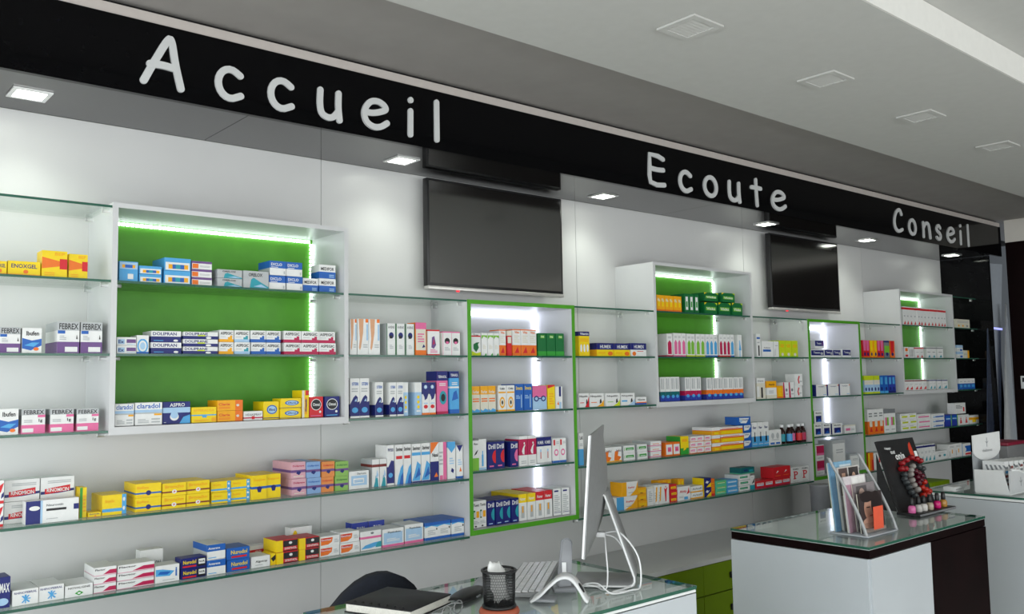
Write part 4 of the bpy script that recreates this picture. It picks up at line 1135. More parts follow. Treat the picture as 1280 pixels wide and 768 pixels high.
  ('slimnavy', 6.8733, 3.125, 1.465, 0.0543, 0.08, 0.0797, 2, 1),
  ('slimnavy', 7.0094, 3.125, 1.465, 0.0694, 0.08, 0.0782, 1, 1),
  ('slimnavy', 7.0984, 3.125, 1.465, 0.0905, 0.07, 0.0769, 1, 1),
 ],
 'F1': [
  ('creamw', 7.3742, 3.118, 1.954, 0.2675, 0.08, 0.0711, 1, 1),
 ],
 'F2': [
  ('smallbw', 7.3704, 3.118, 1.708, 0.1136, 0.06, 0.0527, 1, 2),
  ('creamw2', 7.4843, 3.118, 1.708, 0.1128, 0.06, 0.0636, 1, 1),
 ],
 'F3': [
  ('whbluebot', 7.3704, 3.118, 1.455, 0.0765, 0.07, 0.0871, 4, 1),
 ],
 'L1M': [
  ('whbluebox', 3.0926, 3.13, 1.172, 0.0332, 0.06, 0.1581, 1, 1),
  ('orblob', 3.2535, 3.13, 1.172, 0.0729, 0.08, 0.0749, 2, 1),
  ('grnlab', 3.4105, 3.13, 1.172, 0.0891, 0.09, 0.0384, 1, 2),
  ('grnlab', 3.5172, 3.13, 1.172, 0.0816, 0.09, 0.0385, 1, 2),
  ('pkstripe', 3.6199, 3.13, 1.172, 0.0892, 0.13, 0.0289, 1, 3),
  ('redlab', 3.7417, 3.13, 1.172, 0.0604, 0.1, 0.0728, 2, 1),
  ('yelgrn', 3.8682, 3.13, 1.172, 0.0717, 0.1, 0.0991, 1, 1),
  ('pkwh', 3.947, 3.13, 1.172, 0.0639, 0.12, 0.0311, 3, 3),
  ('orstack', 4.1503, 3.13, 1.172, 0.0773, 0.14, 0.0448, 1, 3),
  ('orwide', 4.2308, 3.13, 1.172, 0.2224, 0.14, 0.0439, 1, 3),
  ('bluarc', 4.4573, 3.13, 1.172, 0.077, 0.09, 0.0455, 1, 3),
  ('bluarc2', 4.3814, 3.13, 1.3091, 0.143, 0.08, 0.0474, 1, 1),
  ('dropper', 4.54, 3.13, 1.172, 0.0574, 0.08, 0.1441, 3, 1),
  ('whblulbl', 4.7126, 3.13, 1.172, 0.1305, 0.04, 0.0916, 1, 1),
 ],
 'L2M': [
  ('amberwt', 3.3492, 3.13, 0.925, 0.1581, 0.09, 0.0662, 1, 1),
  ('amberwt2', 3.3866, 3.13, 0.9917, 0.1238, 0.08, 0.0721, 1, 1),
  ('yelstack', 3.5115, 3.13, 0.925, 0.0703, 0.09, 0.0335, 1, 3),
  ('whgrey', 3.5846, 3.13, 0.925, 0.0531, 0.08, 0.0985, 1, 1),
  ('orstripe', 3.6405, 3.13, 0.925, 0.0301, 0.08, 0.1022, 2, 1),
  ('redfig', 3.7035, 3.13, 0.925, 0.0614, 0.08, 0.0997, 1, 1),
  ('redyel', 3.7675, 3.13, 0.925, 0.0624, 0.08, 0.0316, 1, 3),
  ('yelback', 3.7912, 3.23, 0.925, 0.0351, 0.05, 0.1064, 3, 1),
  ('rwb', 3.8334, 3.13, 0.925, 0.1093, 0.07, 0.0754, 1, 1),
  ('yelback', 3.9575, 3.23, 0.925, 0.0287, 0.05, 0.1001, 2, 1),
  ('lowor', 3.9469, 3.13, 0.925, 0.1045, 0.07, 0.0339, 1, 2),
  ('navyel', 4.0579, 3.13, 0.925, 0.0677, 0.08, 0.0518, 1, 2),
  ('orred', 4.1282, 3.13, 0.925, 0.0357, 0.08, 0.0953, 1, 1),
  ('grnflat', 4.1677, 3.13, 0.925, 0.1019, 0.1, 0.0264, 1, 3),
  ('bluflat', 4.273, 3.13, 0.925, 0.1094, 0.1, 0.0247, 1, 3),
  ('whgrn', 4.3919, 3.13, 0.925, 0.1113, 0.1, 0.0317, 1, 3),
  ('tealtop', 4.4172, 3.13, 1.0207, 0.1374, 0.08, 0.0366, 1, 1),
  ('whteal', 4.5059, 3.13, 0.925, 0.0442, 0.08, 0.0819, 1, 1),
  ('redlbl', 4.555, 3.13, 0.925, 0.093, 0.09, 0.043, 4, 1),
  ('redup', 4.7371, 3.13, 0.9685, 0.0979, 0.09, 0.0673, 2, 1),
  ('pbox', 4.938, 3.13, 0.925, 0.1027, 0.07, 0.0948, 2, 1),
 ],
 'L1R': [
  ('whor', 5.909, 3.13, 1.172, 0.0779, 0.09, 0.1742, 3, 1),
  ('greypk', 6.1498, 3.13, 1.172, 0.0837, 0.08, 0.168, 2, 1),
  ('ygstack', 6.3852, 3.13, 1.172, 0.1316, 0.1, 0.0417, 2, 3),
  ('pkstack', 6.6556, 3.13, 1.172, 0.2197, 0.1, 0.0373, 1, 3),
  ('blstack', 6.8835, 3.13, 1.172, 0.2214, 0.1, 0.0352, 1, 3),
  ('bluebx', 7.1124, 3.13, 1.172, 0.1201, 0.09, 0.0888, 2, 1),
  ('redp2', 7.3582, 3.13, 1.172, 0.1001, 0.07, 0.0799, 2, 1),
  ('whyel', 7.5639, 3.13, 1.172, 0.1831, 0.06, 0.0682, 1, 1),
  ('smallwr', 7.3069, 3.13, 1.2613, 0.2045, 0.06, 0.0863, 1, 1),
 ],
 'L2R': [
  ('orfan', 5.8904, 3.13, 0.925, 0.073, 0.09, 0.1218, 1, 1),
  ('whpills', 5.9682, 3.13, 0.925, 0.1702, 0.09, 0.1168, 1, 1),
  ('navteal', 6.6171, 3.13, 0.925, 0.0596, 0.09, 0.1287, 5, 1),
  ('whdots', 6.9176, 3.13, 0.925, 0.2142, 0.09, 0.0652, 1, 1),
  ('whamp', 7.1443, 3.13, 0.925, 0.1265, 0.09, 0.1046, 2, 1),
  ('whbr', 7.4066, 3.13, 0.925, 0.1554, 0.08, 0.0957, 1, 1),
 ],
}

# ================================================================ MEDICINE BOXES
PAL = {'W': '#e6e7e6', 'C': '#dcd8c8', 'G': '#7c8083', 'LG': '#b4b8ba', 'K': '#1c1c20', 'N': '#16206e', 'B': '#1f5fb4', 'V': '#2b3fa0',
       'LB': '#4fa4dc', 'SB': '#a4c6e4', 'T': '#2598a8', 'DT': '#0f6468', 'PU': '#6c4a86', 'P': '#df6a9c', 'M': '#b81c50', 'R': '#d0202a',
       'O': '#ea7420', 'A': '#f0aa12', 'Y': '#f0d010', 'GN': '#2f9a34', 'DG': '#0c6a34', 'LGN': '#7cbc3c', 'MT': '#58c098', 'YG': '#c4d61e',
       'PP': '#d6a6b2', 'PB': '#86a8d4', 'PO': '#e08c48', 'PG': '#8ab85c', 'SK': '#d8a27c', 'BR': '#7a2c28'}


def paper(c):
    return mat('card_' + c, PAL[c], 0.42, vary=0.03, scale=60)


DESIGNS = {}
for line in DESIGN_TEXT.strip().splitlines():
    k, desc, d = line.split('~')
    base, cmds = d.split('|')
    DESIGNS[k] = (desc, base, [c.split() for c in cmds.split(';') if c.strip()])

BOXMESH = {}


def box_mesh(kind, w, d, h):
    key = (kind, round(w, 4), round(d, 3), round(h, 4))
    if key in BOXMESH:
        return BOXMESH[key]
    desc, base, cmds = DESIGNS[kind]
    side = top = base
    for c in cmds:
        if c[0] == 'S':
            side = c[1]
        elif c[0] == 'T':
            top = c[1]
    mb = MB()
    x0, x1, y0, y1 = -w / 2, w / 2, -d / 2, d / 2
    vs = [(x0, y0, 0), (x1, y0, 0), (x1, y1, 0), (x0, y1, 0), (x0, y0, h), (x1, y0, h), (x1, y1, h), (x0, y1, h)]
    mb.add(vs, [(0, 1, 5, 4), (2, 3, 7, 6), (0, 3, 2, 1)], paper(base))
    mb.add(vs, [(3, 0, 4, 7), (1, 2, 6, 5)], paper(side))
    mb.add(vs, [(4, 5, 6, 7)], paper(top))
    # glued flap seam on the lid
    mb.box(x0 + w * .06, x1 - w * .06, y0 + d * .02, y0 + d * .3, h, h + .0004, paper(top))
    lay = [0]

    def F(pts, faces, col):
        y = y0 - .00025 * lay[0]
        mb.add([(x0 + p[0] * w, y, p[1] * h) for p in pts], faces, paper(col))
    for c in cmds:
        lay[0] += 1
        k = c[0]
        if k == 'r':
            a, b, e, f = map(float, c[1:5])
            F([(a, b), (e, b), (e, f), (a, f)], [(0, 1, 2, 3)], c[5])
        elif k == 'b':
            b, f = float(c[1]), float(c[2])
            F([(0, b), (1, b), (1, f), (0, f)], [(0, 1, 2, 3)], c[3])
            for xx, s in ((x0 - .00025, 1), (x1 + .00025, -1)):
                q = [(xx, y1, b * h), (xx, y0, b * h), (xx, y0, f * h), (xx, y1, f * h)]
                mb.add(q if s > 0 else q[::-1], [(0, 1, 2, 3)], paper(c[3]))
        elif k == 'e':
            cu, cv, ru, rv = map(float, c[1:5])
            F([(cu + ru * math.cos(2 * math.pi * i / 20), cv + rv * math.sin(2 * math.pi * i / 20)) for i in range(20)], [list(range(20))], c[5])
        elif k == 'p':
            v = list(map(float, c[2:]))
            pts = [(v[i], v[i + 1]) for i in range(0, len(v), 2)]
            area = sum(pts[i][0] * pts[(i + 1) % len(pts)][1] - pts[(i + 1) % len(pts)][0] * pts[i][1] for i in range(len(pts)))
            if area < 0:
                pts = pts[::-1]
            F(pts, [list(range(len(pts)))], c[1])
        elif k == 't':
            a, b, e, f = map(float, c[2:6])
            tv, tf = text_shape(c[1])
            F([(a + p[0] * (e - a), b + p[1] * (f - b)) for p in tv], tf, c[6])
        elif k == 'l':
            a, b, e, f = map(float, c[1:5])
            n = int(c[6])
            st = (f - b) / n
            for i in range(n):
                en = e if i % 3 != 2 else a + (e - a) * .7
                F([(a, b + st * i), (en, b + st * i), (en, b + st * (i + .5)), (a, b + st * (i + .5))], [(0, 1, 2, 3)], c[5])
    me = mb.mesh(kind + '_carton')
    BOXMESH[key] = me
    return me


PLACE = {
    'A1': 'far-left second shelf', 'A2': 'far-left third shelf', 'A3': 'far-left lowest shelf',
    'C1a': 'nearest cabinet top shelf', 'C1b': 'nearest cabinet middle shelf', 'C1c': 'nearest cabinet floor',
    'B1': 'upper shelf beside nearest cabinet', 'B2': 'lower shelf beside nearest cabinet',
    'L1L': 'upper long shelf left', 'L2L': 'lowest long shelf left',
    'G1a': 'nearer niche top shelf', 'G1b': 'nearer niche second shelf', 'G1c': 'nearer niche third shelf', 'G1d': 'nearer niche floor',
    'Cc1': 'upper shelf left of middle cabinet', 'Cc2': 'lower shelf left of middle cabinet',
    'C2a': 'middle cabinet top shelf', 'C2b': 'middle cabinet middle shelf', 'C2c': 'middle cabinet floor',
    'D1': 'upper shelf beyond middle cabinet', 'D2': 'lower shelf beyond middle cabinet',
    'G2a': 'farther niche top shelf', 'G2b': 'farther niche second shelf', 'G2c': 'farther niche third shelf', 'G2d': 'farther niche floor',
    'E1': 'upper shelf before farthest cabinet', 'E2': 'lower shelf before farthest cabinet',
    'C3a': 'farthest cabinet top shelf', 'C3b': 'farthest cabinet middle shelf', 'C3c': 'farthest cabinet floor',
    'F1': 'second shelf against black panel', 'F2': 'third shelf against black panel', 'F3': 'lowest shelf against black panel',
    'L1M': 'upper long shelf behind computer', 'L2M': 'lowest long shelf behind computer',
    'L1R': 'upper long shelf far right', 'L2R': 'lowest long shelf far right',
}
NUM = ['zero', 'one', 'two', 'three', 'four', 'five', 'six', 'seven', 'eight', 'nine', 'ten', 'eleven', 'twelve', 'thirteen']
ORD = ['', 'first', 'second', 'third', 'fourth', 'fifth', 'sixth', 'seventh', 'eighth', 'ninth', 'tenth', 'eleventh', 'twelfth', 'thirteenth']
random.seed(4)


def box_kind(shelf, kind):
    if shelf in ('C2b', 'C2c'):
        return 'toothpaste_box'
    if shelf in ('B1', 'D1', 'D2', 'G1a'):
        return 'cosmetic_box'
    if shelf in ('B2',) or kind in ('spray', 'spray2', 'nav2', 'bluetop', 'bluetri', 'brownband', 'orangenav', 'pinkstrip'):
        return 'nasal_spray_box'
    if shelf in ('G1c', 'G1d', 'C2a') or kind.startswith('drill'):
        return 'throat_remedy_box'
    if shelf in ('E1', 'E2', 'C3a', 'C3b', 'C3c'):
        return 'slim_carton'
    if shelf in ('G2a', 'G2b', 'G2c', 'G2d'):
        return 'health_device_box'
    return 'medicine_box'


for shelf, rows in SHELVES.items():
    made = {}
    for kind, x, yf, z, w, d, h, nx, nz in rows:
        d = min(d, YB - .008 - yf)
        gx = min(.0013, w * .03)
        me = box_mesh(kind, w - 2 * gx, d, h - .0012)
        for iz in range(nz):
            for ix in range(nx):
                o = bpy.data.objects.new(box_kind(shelf, kind), me)
                COLL.objects.link(o)
                jy = random.uniform(0, .007)
                o.rotation_euler = (0, 0, math.radians(random.uniform(-.9, .9)))
                o.location = (x + w * (ix + .5), yf + d / 2 + jy, z + h * iz + .0002)
                made.setdefault(kind, []).append((o, x + w * (ix + .5), iz, nz, yf))
    for kind, lst in made.items():
        desc = DESIGNS[kind][0]
        cols = sorted({round(e[1], 3) for e in lst})
        n = len(cols)
        for o, x, iz, nz, yf in lst:
            c = cols.index(round(x, 3)) + 1
            pre = []
            if nz > 1:
                pre.append({2: ('lower', 'upper'), 3: ('bottom', 'centre', 'top')}[nz][iz])
            if n > 1:
                pre.append('leftmost' if c == 1 else 'rightmost' if c == n else ORD[c] + '-from-left')
            o['label'] = ' '.join(pre + [desc + ',', PLACE[shelf]])
            o['category'] = box_kind(shelf, kind).replace('_', ' ')
            o['group'] = 'boxes, ' + PLACE[shelf]

# dark glass bottles at the end of the upper long shelf behind the computer
M_BROWNG = mat('brown_bottle_glass', '#2a1210', 0.12, vary=0.1)
BL = [('T', 'turquoise'), ('LB', 'sky blue'), ('P', 'pink'), ('R', 'red'), ('M', 'crimson')]
for i, (bx, by) in enumerate(((4.90, 3.165), (4.956, 3.15), (5.01, 3.165), (5.064, 3.15), (5.118, 3.155))):
    t = thing('syrup_bottle', 'dark syrup bottle with white cap and %s label, upper long shelf' % BL[i][1], 'bottle', (bx, by, 1.1715), 0, 'syrup bottles')
    MB().lathe([(.020, 0), (.0215, .004), (.0215, .07), (.016, .084), (.0105, .090), (.0105, .098)], M_BROWNG, seg=16).build('body', t)
    MB().lathe([(.0125, .0985), (.013, .1), (.013, .113), (.012, .115)], M_WPLAST, seg=16).build('cap', t)
    lb = MB()
    n = 12
    pts = [(.0218 * math.cos(math.radians(-190 + 200 * k / n)), .0218 * math.sin(math.radians(-190 + 200 * k / n))) for k in range(n + 1)]
    lb.add([(p[0], p[1], .012) for p in pts] + [(p[0], p[1], .058) for p in pts], [(k, k + 1, k + n + 2, k + n + 1) for k in range(n)], paper(BL[i][0]))
    lb.build('label', t)

# ================================================================ COUNTERS
M_CTOP = mat('counter_white_top', (0.80, 0.82, 0.82), 0.3, vary=0.02)
M_CWHITE = mat('counter_white_laminate', (0.50, 0.535, 0.565), 0.3, vary=0.015, scale=5)
M_CGLASS = glass('counter_glass', (0.93, 0.97, 0.955), 1.6)


def counter(label, x0, x1, y0, y1, band, split=None):
    t = thing('sales_counter', label, 'counter', ((x0 + x1) / 2, (y0 + y1) / 2, 0), 0, 'sales counters')
    w, d = (x1 - x0) / 2, (y1 - y0) / 2
    top = .99 - .002
    pz = top - band
    MB().box(-w + .012, w - .012, -d + .012, d - .012, 0.0, pz - .002, M_DPLAST).build('core', t)
    MB().box(-w + .002, w - .002, -d + .002, d - .002, pz, top, M_WENGE if band > .012 else M_CTOP).build('top_band', t)
    MB().box(-w + .003, w - .003, -d + .003, d - .003, top, top + .0015, M_CTOP).build('top_board', t)
    g = MB()
    g.add([(-w, -d, 1.0), (w, -d, 1.0), (w, d, 1.0), (-w, d, 1.0)], [(0, 1, 2, 3)], M_CGLASS)
    go = g.build('glass_top', t)
    e = MB()
    for q in (((-w, -d), (w, -d)), ((w, -d), (w, d)), ((w, d), (-w, d)), ((-w, d), (-w, -d))):
        (a, b), (c, f) = q
        e.add([(a, b, .9902), (c, f, .9902), (c, f, .9998), (a, b, .9998)], [(0, 1, 2, 3)], M_GEDGE)
    e.build('polished_edge', go)
    if split is None:
        MB().box(-w + .004, w - .004, -d, -d + .011, .02, pz - .003, M_CWHITE).build('front_panel', t)
    else:
        MB().box(-w + .008, split - .0005, -d, -d + .011, .02, pz - .003, M_CWHITE).build('front_panel', t)
        MB().box(split + .0005, w, -d, -d + .011, .02, pz - .003, M_WENGE).build('accent_panel', t)
    MB().box(-w, -w + .011, -d + .008, d, .02, pz - .003, M_CWHITE).build('side_panel', t)
    MB().box(w - .011, w, -d + .012, d, .02, pz - .003, M_CWHITE if split is None else M_WENGE).build('side_panel', t)
    MB().box(-w + .012, w - .012, d - .011, d, .02, pz - .003, M_CWHITE).build('back_panel', t)
    return t


counter('nearest glass-topped white counter carrying the computer', 1.12, 2.084, 1.645, 2.175, .006)
counter('middle glass-topped counter with white and dark brown front', 2.953, 3.915, 1.582, 2.155, .028, -.02)
counter('farthest glass-topped white counter at right edge', 4.575, 5.56, 1.55, 2.16, .010)

TOP = 1.0005
# ---------------------------------------------------------------- all-in-one computer
t = thing('desktop_computer', 'slim silver all-in-one computer seen from behind on nearest counter', 'computer', (1.92, 1.89, TOP), math.radians(220))
nu, nv = 14, 12
rows = []
vs, fs = [], []
for j in range(nv + 1):
    for i in range(nu + 1):
        u, v = -1 + 2 * i / nu, -1 + 2 * j / nv
        bul = max(0.0, (1 - abs(u) ** 2.2)) * max(0.0, (1 - abs(v + .05) ** 2.2 * (1 if abs(v) < .98 else 1)))
        vs.append((.264 * u, .006 + .033 * max(0, bul), .268 + .166 * v))
for j in range(nv):
    for i in range(nu):
        a = j * (nu + 1) + i
        fs.append((a, a + nu + 1, a + nu + 2, a + 1))
ring = [i for i in range(nu + 1)] + [j * (nu + 1) + nu for j in range(1, nv + 1)] + [nv * (nu + 1) + i for i in range(nu - 1, -1, -1)] + [j * (nu + 1) for j in range(nv - 1, 0, -1)]
nr = len(ring)
rv = [vs[k] for k in ring] + [(vs[k][0], 0.0, vs[k][2]) for k in ring]
rf = [(k, (k + 1) % nr, nr + (k + 1) % nr, nr + k) for k in range(nr)] + [[nr + k for k in range(nr - 1, -1, -1)]]
m = MB().add(vs, fs, M_ALU, True).add(rv, rf, M_ALU)
TILT = (math.radians(-4.5), 0, 0)
hs = m.build('housing', t, (0, -.02, .012), TILT)
MB().box(-.262, .262, -.002, -.0003, .17, .432, M_SCREEN).build('screen', t, (0, -.02, .012), TILT)
MB().box(-.2635, -.262, -.0025, .0055, .104, .432, M_WPLAST).build('edge_highlight', t, (0, -.02, .012), TILT)  # white strips stand in for the highlight along the housing edges
MB().box(.2642, .2656, -.002, .003, .104, .432, M_WPLAST).build('edge_highlight', t, (0, -.02, .012), TILT)
prof = [(.026, .258), (.033, .264), (.040, .258)] + [(.040 + .078 * k / 6, .258 - .228 * k / 6) for k in range(1, 7)]
prof += [(.1185, .018), (.113, .0085), (.102, .0045), (.06, .004), (.0, .004), (-.06, .004)]
st = MB()
st.sheet([[(x, y, z) for (y, z) in prof] for x in (-.085, .085)], .007, M_ALU)
so = st.build('stand', t)
fix_normals(so.data)
rimm = MB()
rimm.tube([(.0865, y, z) for (y, z) in prof], .0032, M_WPLAST, 6)
rimm.build('stand_edge', t)
pw = MB()
pw.rbox(.03, .052, .009, .036, .135, .15, M_WPLAST, .003)
pw.build('plug', t)


def spline(pts, n=6):
    out = []
    P = [Vector(p) for p in pts]
    for i in range(len(P) - 1):
        p0, p1, p2, p3 = P[max(i - 1, 0)], P[i], P[i + 1], P[min(i + 2, len(P) - 1)]
        for k in range(n):
            s = k / n
            out.append(0.5 * (2 * p1 + (p2 - p0) * s + (2 * p0 - 5 * p1 + 4 * p2 - p3) * s * s + (3 * p1 - p0 - 3 * p2 + p3) * s ** 3))
    return out + [P[-1]]


for k, pts in enumerate((
        [(.04, .035, .142), (.05, .07, .13), (.06, .105, .07), (.07, .118, .012), (.10, .10, .005), (.15, .06, .004)],
        [(.045, .035, .147), (.06, .08, .15), (.085, .13, .09), (.09, .135, .01), (.13, .11, .005), (.17, .04, .004)],
        [(.045, .035, .138), (.09, .04, .10), (.12, .045, .05), (.14, .04, .008), (.10, .01, .006), (.14, -.02, .02), (.17, .02, .03), (.18, .06, .006), (.13, .11, .005), (.16, .08, .005)])):
    MB().tube(spline(pts), .0026 if k < 2 else .0022, M_WPLAST, 8).build('cable', t)

# ---------------------------------------------------------------- keyboard
t = thing('keyboard', 'flat silver keyboard with white keys in front of computer', 'keyboard', (1.792, 2.028, TOP), math.radians(220))
MB().add([(-.208, -.062, 0), (.208, -.062, 0), (.208, .062, 0), (-.208, .062, 0), (-.208, -.062, .006), (.208, -.062, .006), (.208, .062, .014), (-.208, .062, .014)],
         [(0, 3, 2, 1), (4, 5, 6, 7), (0, 1, 5, 4), (1, 2, 6, 5), (2, 3, 7, 6), (3, 0, 4, 7)], M_ALU).build('base', t)
for r in range(6):
    for c in range(17):
        if r == 0 and 3 < c < 9:
            if c > 4:
                continue
            x0, x1 = -.2 + c * .0236, -.2 + 9 * .0236 - .004
        else:
            x0, x1 = -.2 + c * .0236, -.2 + (c + 1) * .0236 - .004
        y0 = -.056 + r * .019
        z = .0068 + (y0 + .062) / .124 * .008
        MB().box(x0, x1, y0, y0 + .0155, z, z + .0035, M_WPLAST).build('key', t)

# ---------------------------------------------------------------- barcode scanner in its arched cradle
t = thing('scanner_cradle', 'pale grey arched plastic cradle with round opening beside computer', 'scanner cradle', (1.69, 1.785, TOP), math.radians(-50))
path = [(-.085, .003), (-.06, .018), (-.035, .042), (-.01, .062), (.012, .066), (.03, .056), (.046, .034), (.060, .010), (.068, .003)]
sp = [(p.x, p.z) for p in spline([(a, 0, b) for a, b in path], 4)]
hw = [.045 - .02 * max(0, (a + .0)) / .068 for a, b in sp]
c = MB()
c.sheet([[(a, s * (.03 if a > .02 else .03 + (.02 - a) * .12), b) for a, b in sp] for s in (-1, -.33, .33, 1)], .006, M_WPLAST)
co = c.build('arch', t)
fix_normals(co.data)
hole = MB()
hole.lathe([(.001, 0), (.014, .0005), (.014, .002), (.001, .0025)], M_DPLAST, seg=18)
ho = hole.build('opening', t, (.0485, 0, .0345), (0, math.radians(58), 0))
MB().rbox(-.09, -.02, -.03, .03, .0, .008, M_GPLAST, .003).build('foot', t)
t = thing('handheld_scanner', 'upright grey handheld scanner with rounded top beside computer', 'scanner', (1.765, 1.862, TOP), math.radians(-35))
pf = []
hb = MB()
out = [(-.020, .0), (.020, .0), (.0185, .06), (.0165, .105)] + arc(0, .118, .0165, .0165, 0, 180, 8) + [(-.0165, .105), (-.0185, .06)]
hb.prism(out, -.011, .011, M_GPLAST)
hbo = hb.build('handle', t, (0, 0, .012), (math.radians(-8), math.radians(6), 0))
bv = bmesh.new(); bv.from_mesh(hbo.data)
bmesh.ops.recalc_face_normals(bv, faces=bv.faces[:])
bmesh.ops.bevel(bv, geom=[e for e in bv.edges if e.calc_face_angle(0) > .8], offset=.004, segments=2, affect='EDGES')
bv.to_mesh(hbo.data); bv.free()
MB().rbox(-.006, .006, -.0135, -.0105, .055, .082, M_WPLAST, .001).build('trigger', t)
MB().rbox(-.032, .032, -.028, .028, 0, .014, M_GPLAST, .004).build('base', t)

# ---------------------------------------------------------------- pen pot, notebook, pouch, glasses, mouse
t = thing('pen_pot', 'round black mesh pen pot on terracotta stand, nearest counter', 'pen pot', (1.487, 1.812, TOP))
MB().lathe([(.052, 0), (.053, .004), (.050, .012), (.046, .014)], mat('terracotta', '#a8543a', 0.5, vary=.1), seg=28).build('stand', t)
body = MB()
nb = 84
for k in range(nb):                                           # woven wire wall
    a = 2 * math.pi * k / nb
    a2 = a + .5
    body.tube([(.040 * math.cos(a), .040 * math.sin(a), .016), (.0415 * math.cos(a + .25), .0415 * math.sin(a + .25), .06), (.043 * math.cos(a2), .043 * math.sin(a2), .106)], .0006, M_DPLAST, 3)
    a2 = a - .5
    body.tube([(.040 * math.cos(a), .040 * math.sin(a), .016), (.0415 * math.cos(a - .25), .0415 * math.sin(a - .25), .06), (.043 * math.cos(a2), .043 * math.sin(a2), .106)], .0006, M_DPLAST, 3)
bo = body.build('mesh_wall', t)
bo['kind'] = 'stuff'
for z, r, th in ((.107, .0435, .0036), (.018, .0405, .0045)):
    MB().tube([(r * math.cos(2 * math.pi * k / 30), r * math.sin(2 * math.pi * k / 30), z) for k in range(31)], th, M_DPLAST, 8).build('rim', t)
MB().lathe([(.001, .0145), (.040, .0145), (.040, .017), (.001, .0175)], M_DPLAST, seg=24).build('bottom', t)
random.seed(9)
pp = []
for i in range(7):
    row = []
    for j in range(9):
        u, v = i / 6, j / 8
        a = u * 2.2 - 1.1
        row.append((.030 * math.sin(a) * (1 - .12 * v), -.012 + .03 * v + .006 * random.uniform(-1, 1), .03 + .099 * v * (1 - .10 * abs(u - .45)) + .006 * random.uniform(-1, 1)))
    pp.append(row)
cp = MB().sheet(pp, .0012, paper('W'))
one('crumpled_paper', 'crumpled white paper poking out of black pen pot', 'paper', (1.487, 1.812, TOP), cp)

t = thing('notebook', 'closed black notebook with white pages at left of nearest counter', 'notebook', (1.325, 2.035, TOP), math.radians(22))
MB().rbox(-.097, .097, -.105, .105, 0, .003, mat('notebook_cover', (.012, .012, .014), .55, vary=.2, bump=.2), .001, 1).build('back_cover', t)
MB().box(-.093, .095, -.101, .101, .0032, .0215, mat('page_edges', (.72, .70, .64), .8, vary=.08, scale=200)).build('pages', t)
MB().rbox(-.097, .097, -.105, .105, .0217, .0255, MATS['notebook_cover'], .0015, 1).build('front_cover', t)
for k in range(7):
    MB().tube([(-.09 + .0055 * math.cos(a), -.075 + k * .025, .027 + .0035 * math.sin(a)) for a in [i * math.pi / 6 - .1 for i in range(8)]], .0012, M_DPLAST, 5).build('ring', t)

t = thing('glasses_case', 'soft flat black pouch lying between notebook and pen pot', 'pouch', (1.525, 2.00, TOP), math.radians(28))
cs = []
for i in range(11):
    u = -1 + i / 5
    cs.append([(.085 * u, .034 * math.cos(math.pi * (j / 10 - .5)) * 0 + .036 * (-1 + j / 5) * (1 - .35 * u * u), .017 * math.sqrt(max(0, 1 - (-1 + j / 5) ** 2)) * (1 - .4 * u * u) + .002) for j in range(11)])
cc = MB().sheet(cs, .003, M_DPLAST)
cc.build('body', t)
MB().box(-.012, .012, -.0375, -.030, .004, .0075, M_GPLAST).build('flap', t)
t = thing('eyeglasses', 'folded thin metal eyeglasses in front of black notebook', 'eyeglasses', (1.372, 1.86, TOP), math.radians(25))
for s in (-1, 1):
    MB().tube([(s * .032 + .023 * math.cos(2 * math.pi * k / 20), .0, .018 + .016 * math.sin(2 * math.pi * k / 20)) for k in range(21)], .0014, M_ALU, 6).build('lens_rim', t)
    MB().tube([(s * .055, 0, .022), (s * .056, .03, .02), (s * .02, .05 + .008 * s, .006), (-s * .04, .052 + .008 * s, .004)], .0013, M_ALU, 6).build('temple', t)
MB().tube([(-.009, 0, .022), (0, .002, .026), (.009, 0, .022)], .0013, M_ALU, 6).build('bridge', t)
t = thing('computer_mouse', 'low pale grey mouse lying behind black pen pot', 'mouse', (1.645, 2.075, TOP), math.radians(35))
ms = []
for i in range(9):
    u = -1 + i / 4
    ms.append([(.052 * u, .026 * (-1 + j / 4) * (1 - .25 * u * u), .002 + .022 * math.sqrt(max(0, 1 - (-1 + j / 4) ** 2 * .98)) * math.sqrt(max(.02, 1 - u * u * .96))) for j in range(9)])
MB().sheet(ms, .002, M_GPLAST).build('shell', t)
MB().rbox(-.004, .004, -.0015, .0015, .024, .027, M_DPLAST, .001).build('wheel', t)


# ---------------------------------------------------------------- office chairs behind the counters
def chair(label, x, y, rz, top, m):
    t = thing('office_chair', label, 'chair', (x, y, 0), rz, 'office chairs')
    for k in range(5):
        a = 2 * math.pi * k / 5
        lg = MB().tube([(.03 * math.cos(a), .03 * math.sin(a), .10), (.15 * math.cos(a), .15 * math.sin(a), .085), (.28 * math.cos(a), .28 * math.sin(a), .07)], [.022, .018, .014], M_DPLAST, 8).build('leg', t)
        MB().lathe([(.006, .0005), (.026, .006), (.026, .046), (.006, .052)], M_DPLAST, (.28 * math.cos(a), .28 * math.sin(a), 0), 12).build('castor', lg)
    MB().lathe([(.028, .08), (.028, .25), (.018, .252), (.018, .44)], M_ALU, seg=14).build('gas_lift', t)
    rows = [[(.22 * (-1 + i / 4), -.21 + .42 * j / 8, .47 + .02 * (1 - (-1 + i / 4) ** 2) - .03 * (j / 8) ** 3) for j in range(9)] for i in range(9)]
    so = MB().sheet(rows, .05, m).build('seat', t)
    rows = []
    for i in range(11):
        u = -1 + i / 5
        hh = top - .02 - .15 * abs(u) ** 2.2
        rows.append([(.185 * u, .235 + .05 * j / 8 - .05 * u * u, .56 + (hh - .56) * j / 8) for j in range(9)])
    MB().sheet(rows, .04, m).build('backrest', t)
    MB().tube([(0, .10, .45), (0, .25, .46), (0, .285, .52), (0, .285, .64)], .016, M_DPLAST, 8).build('back_post', t)


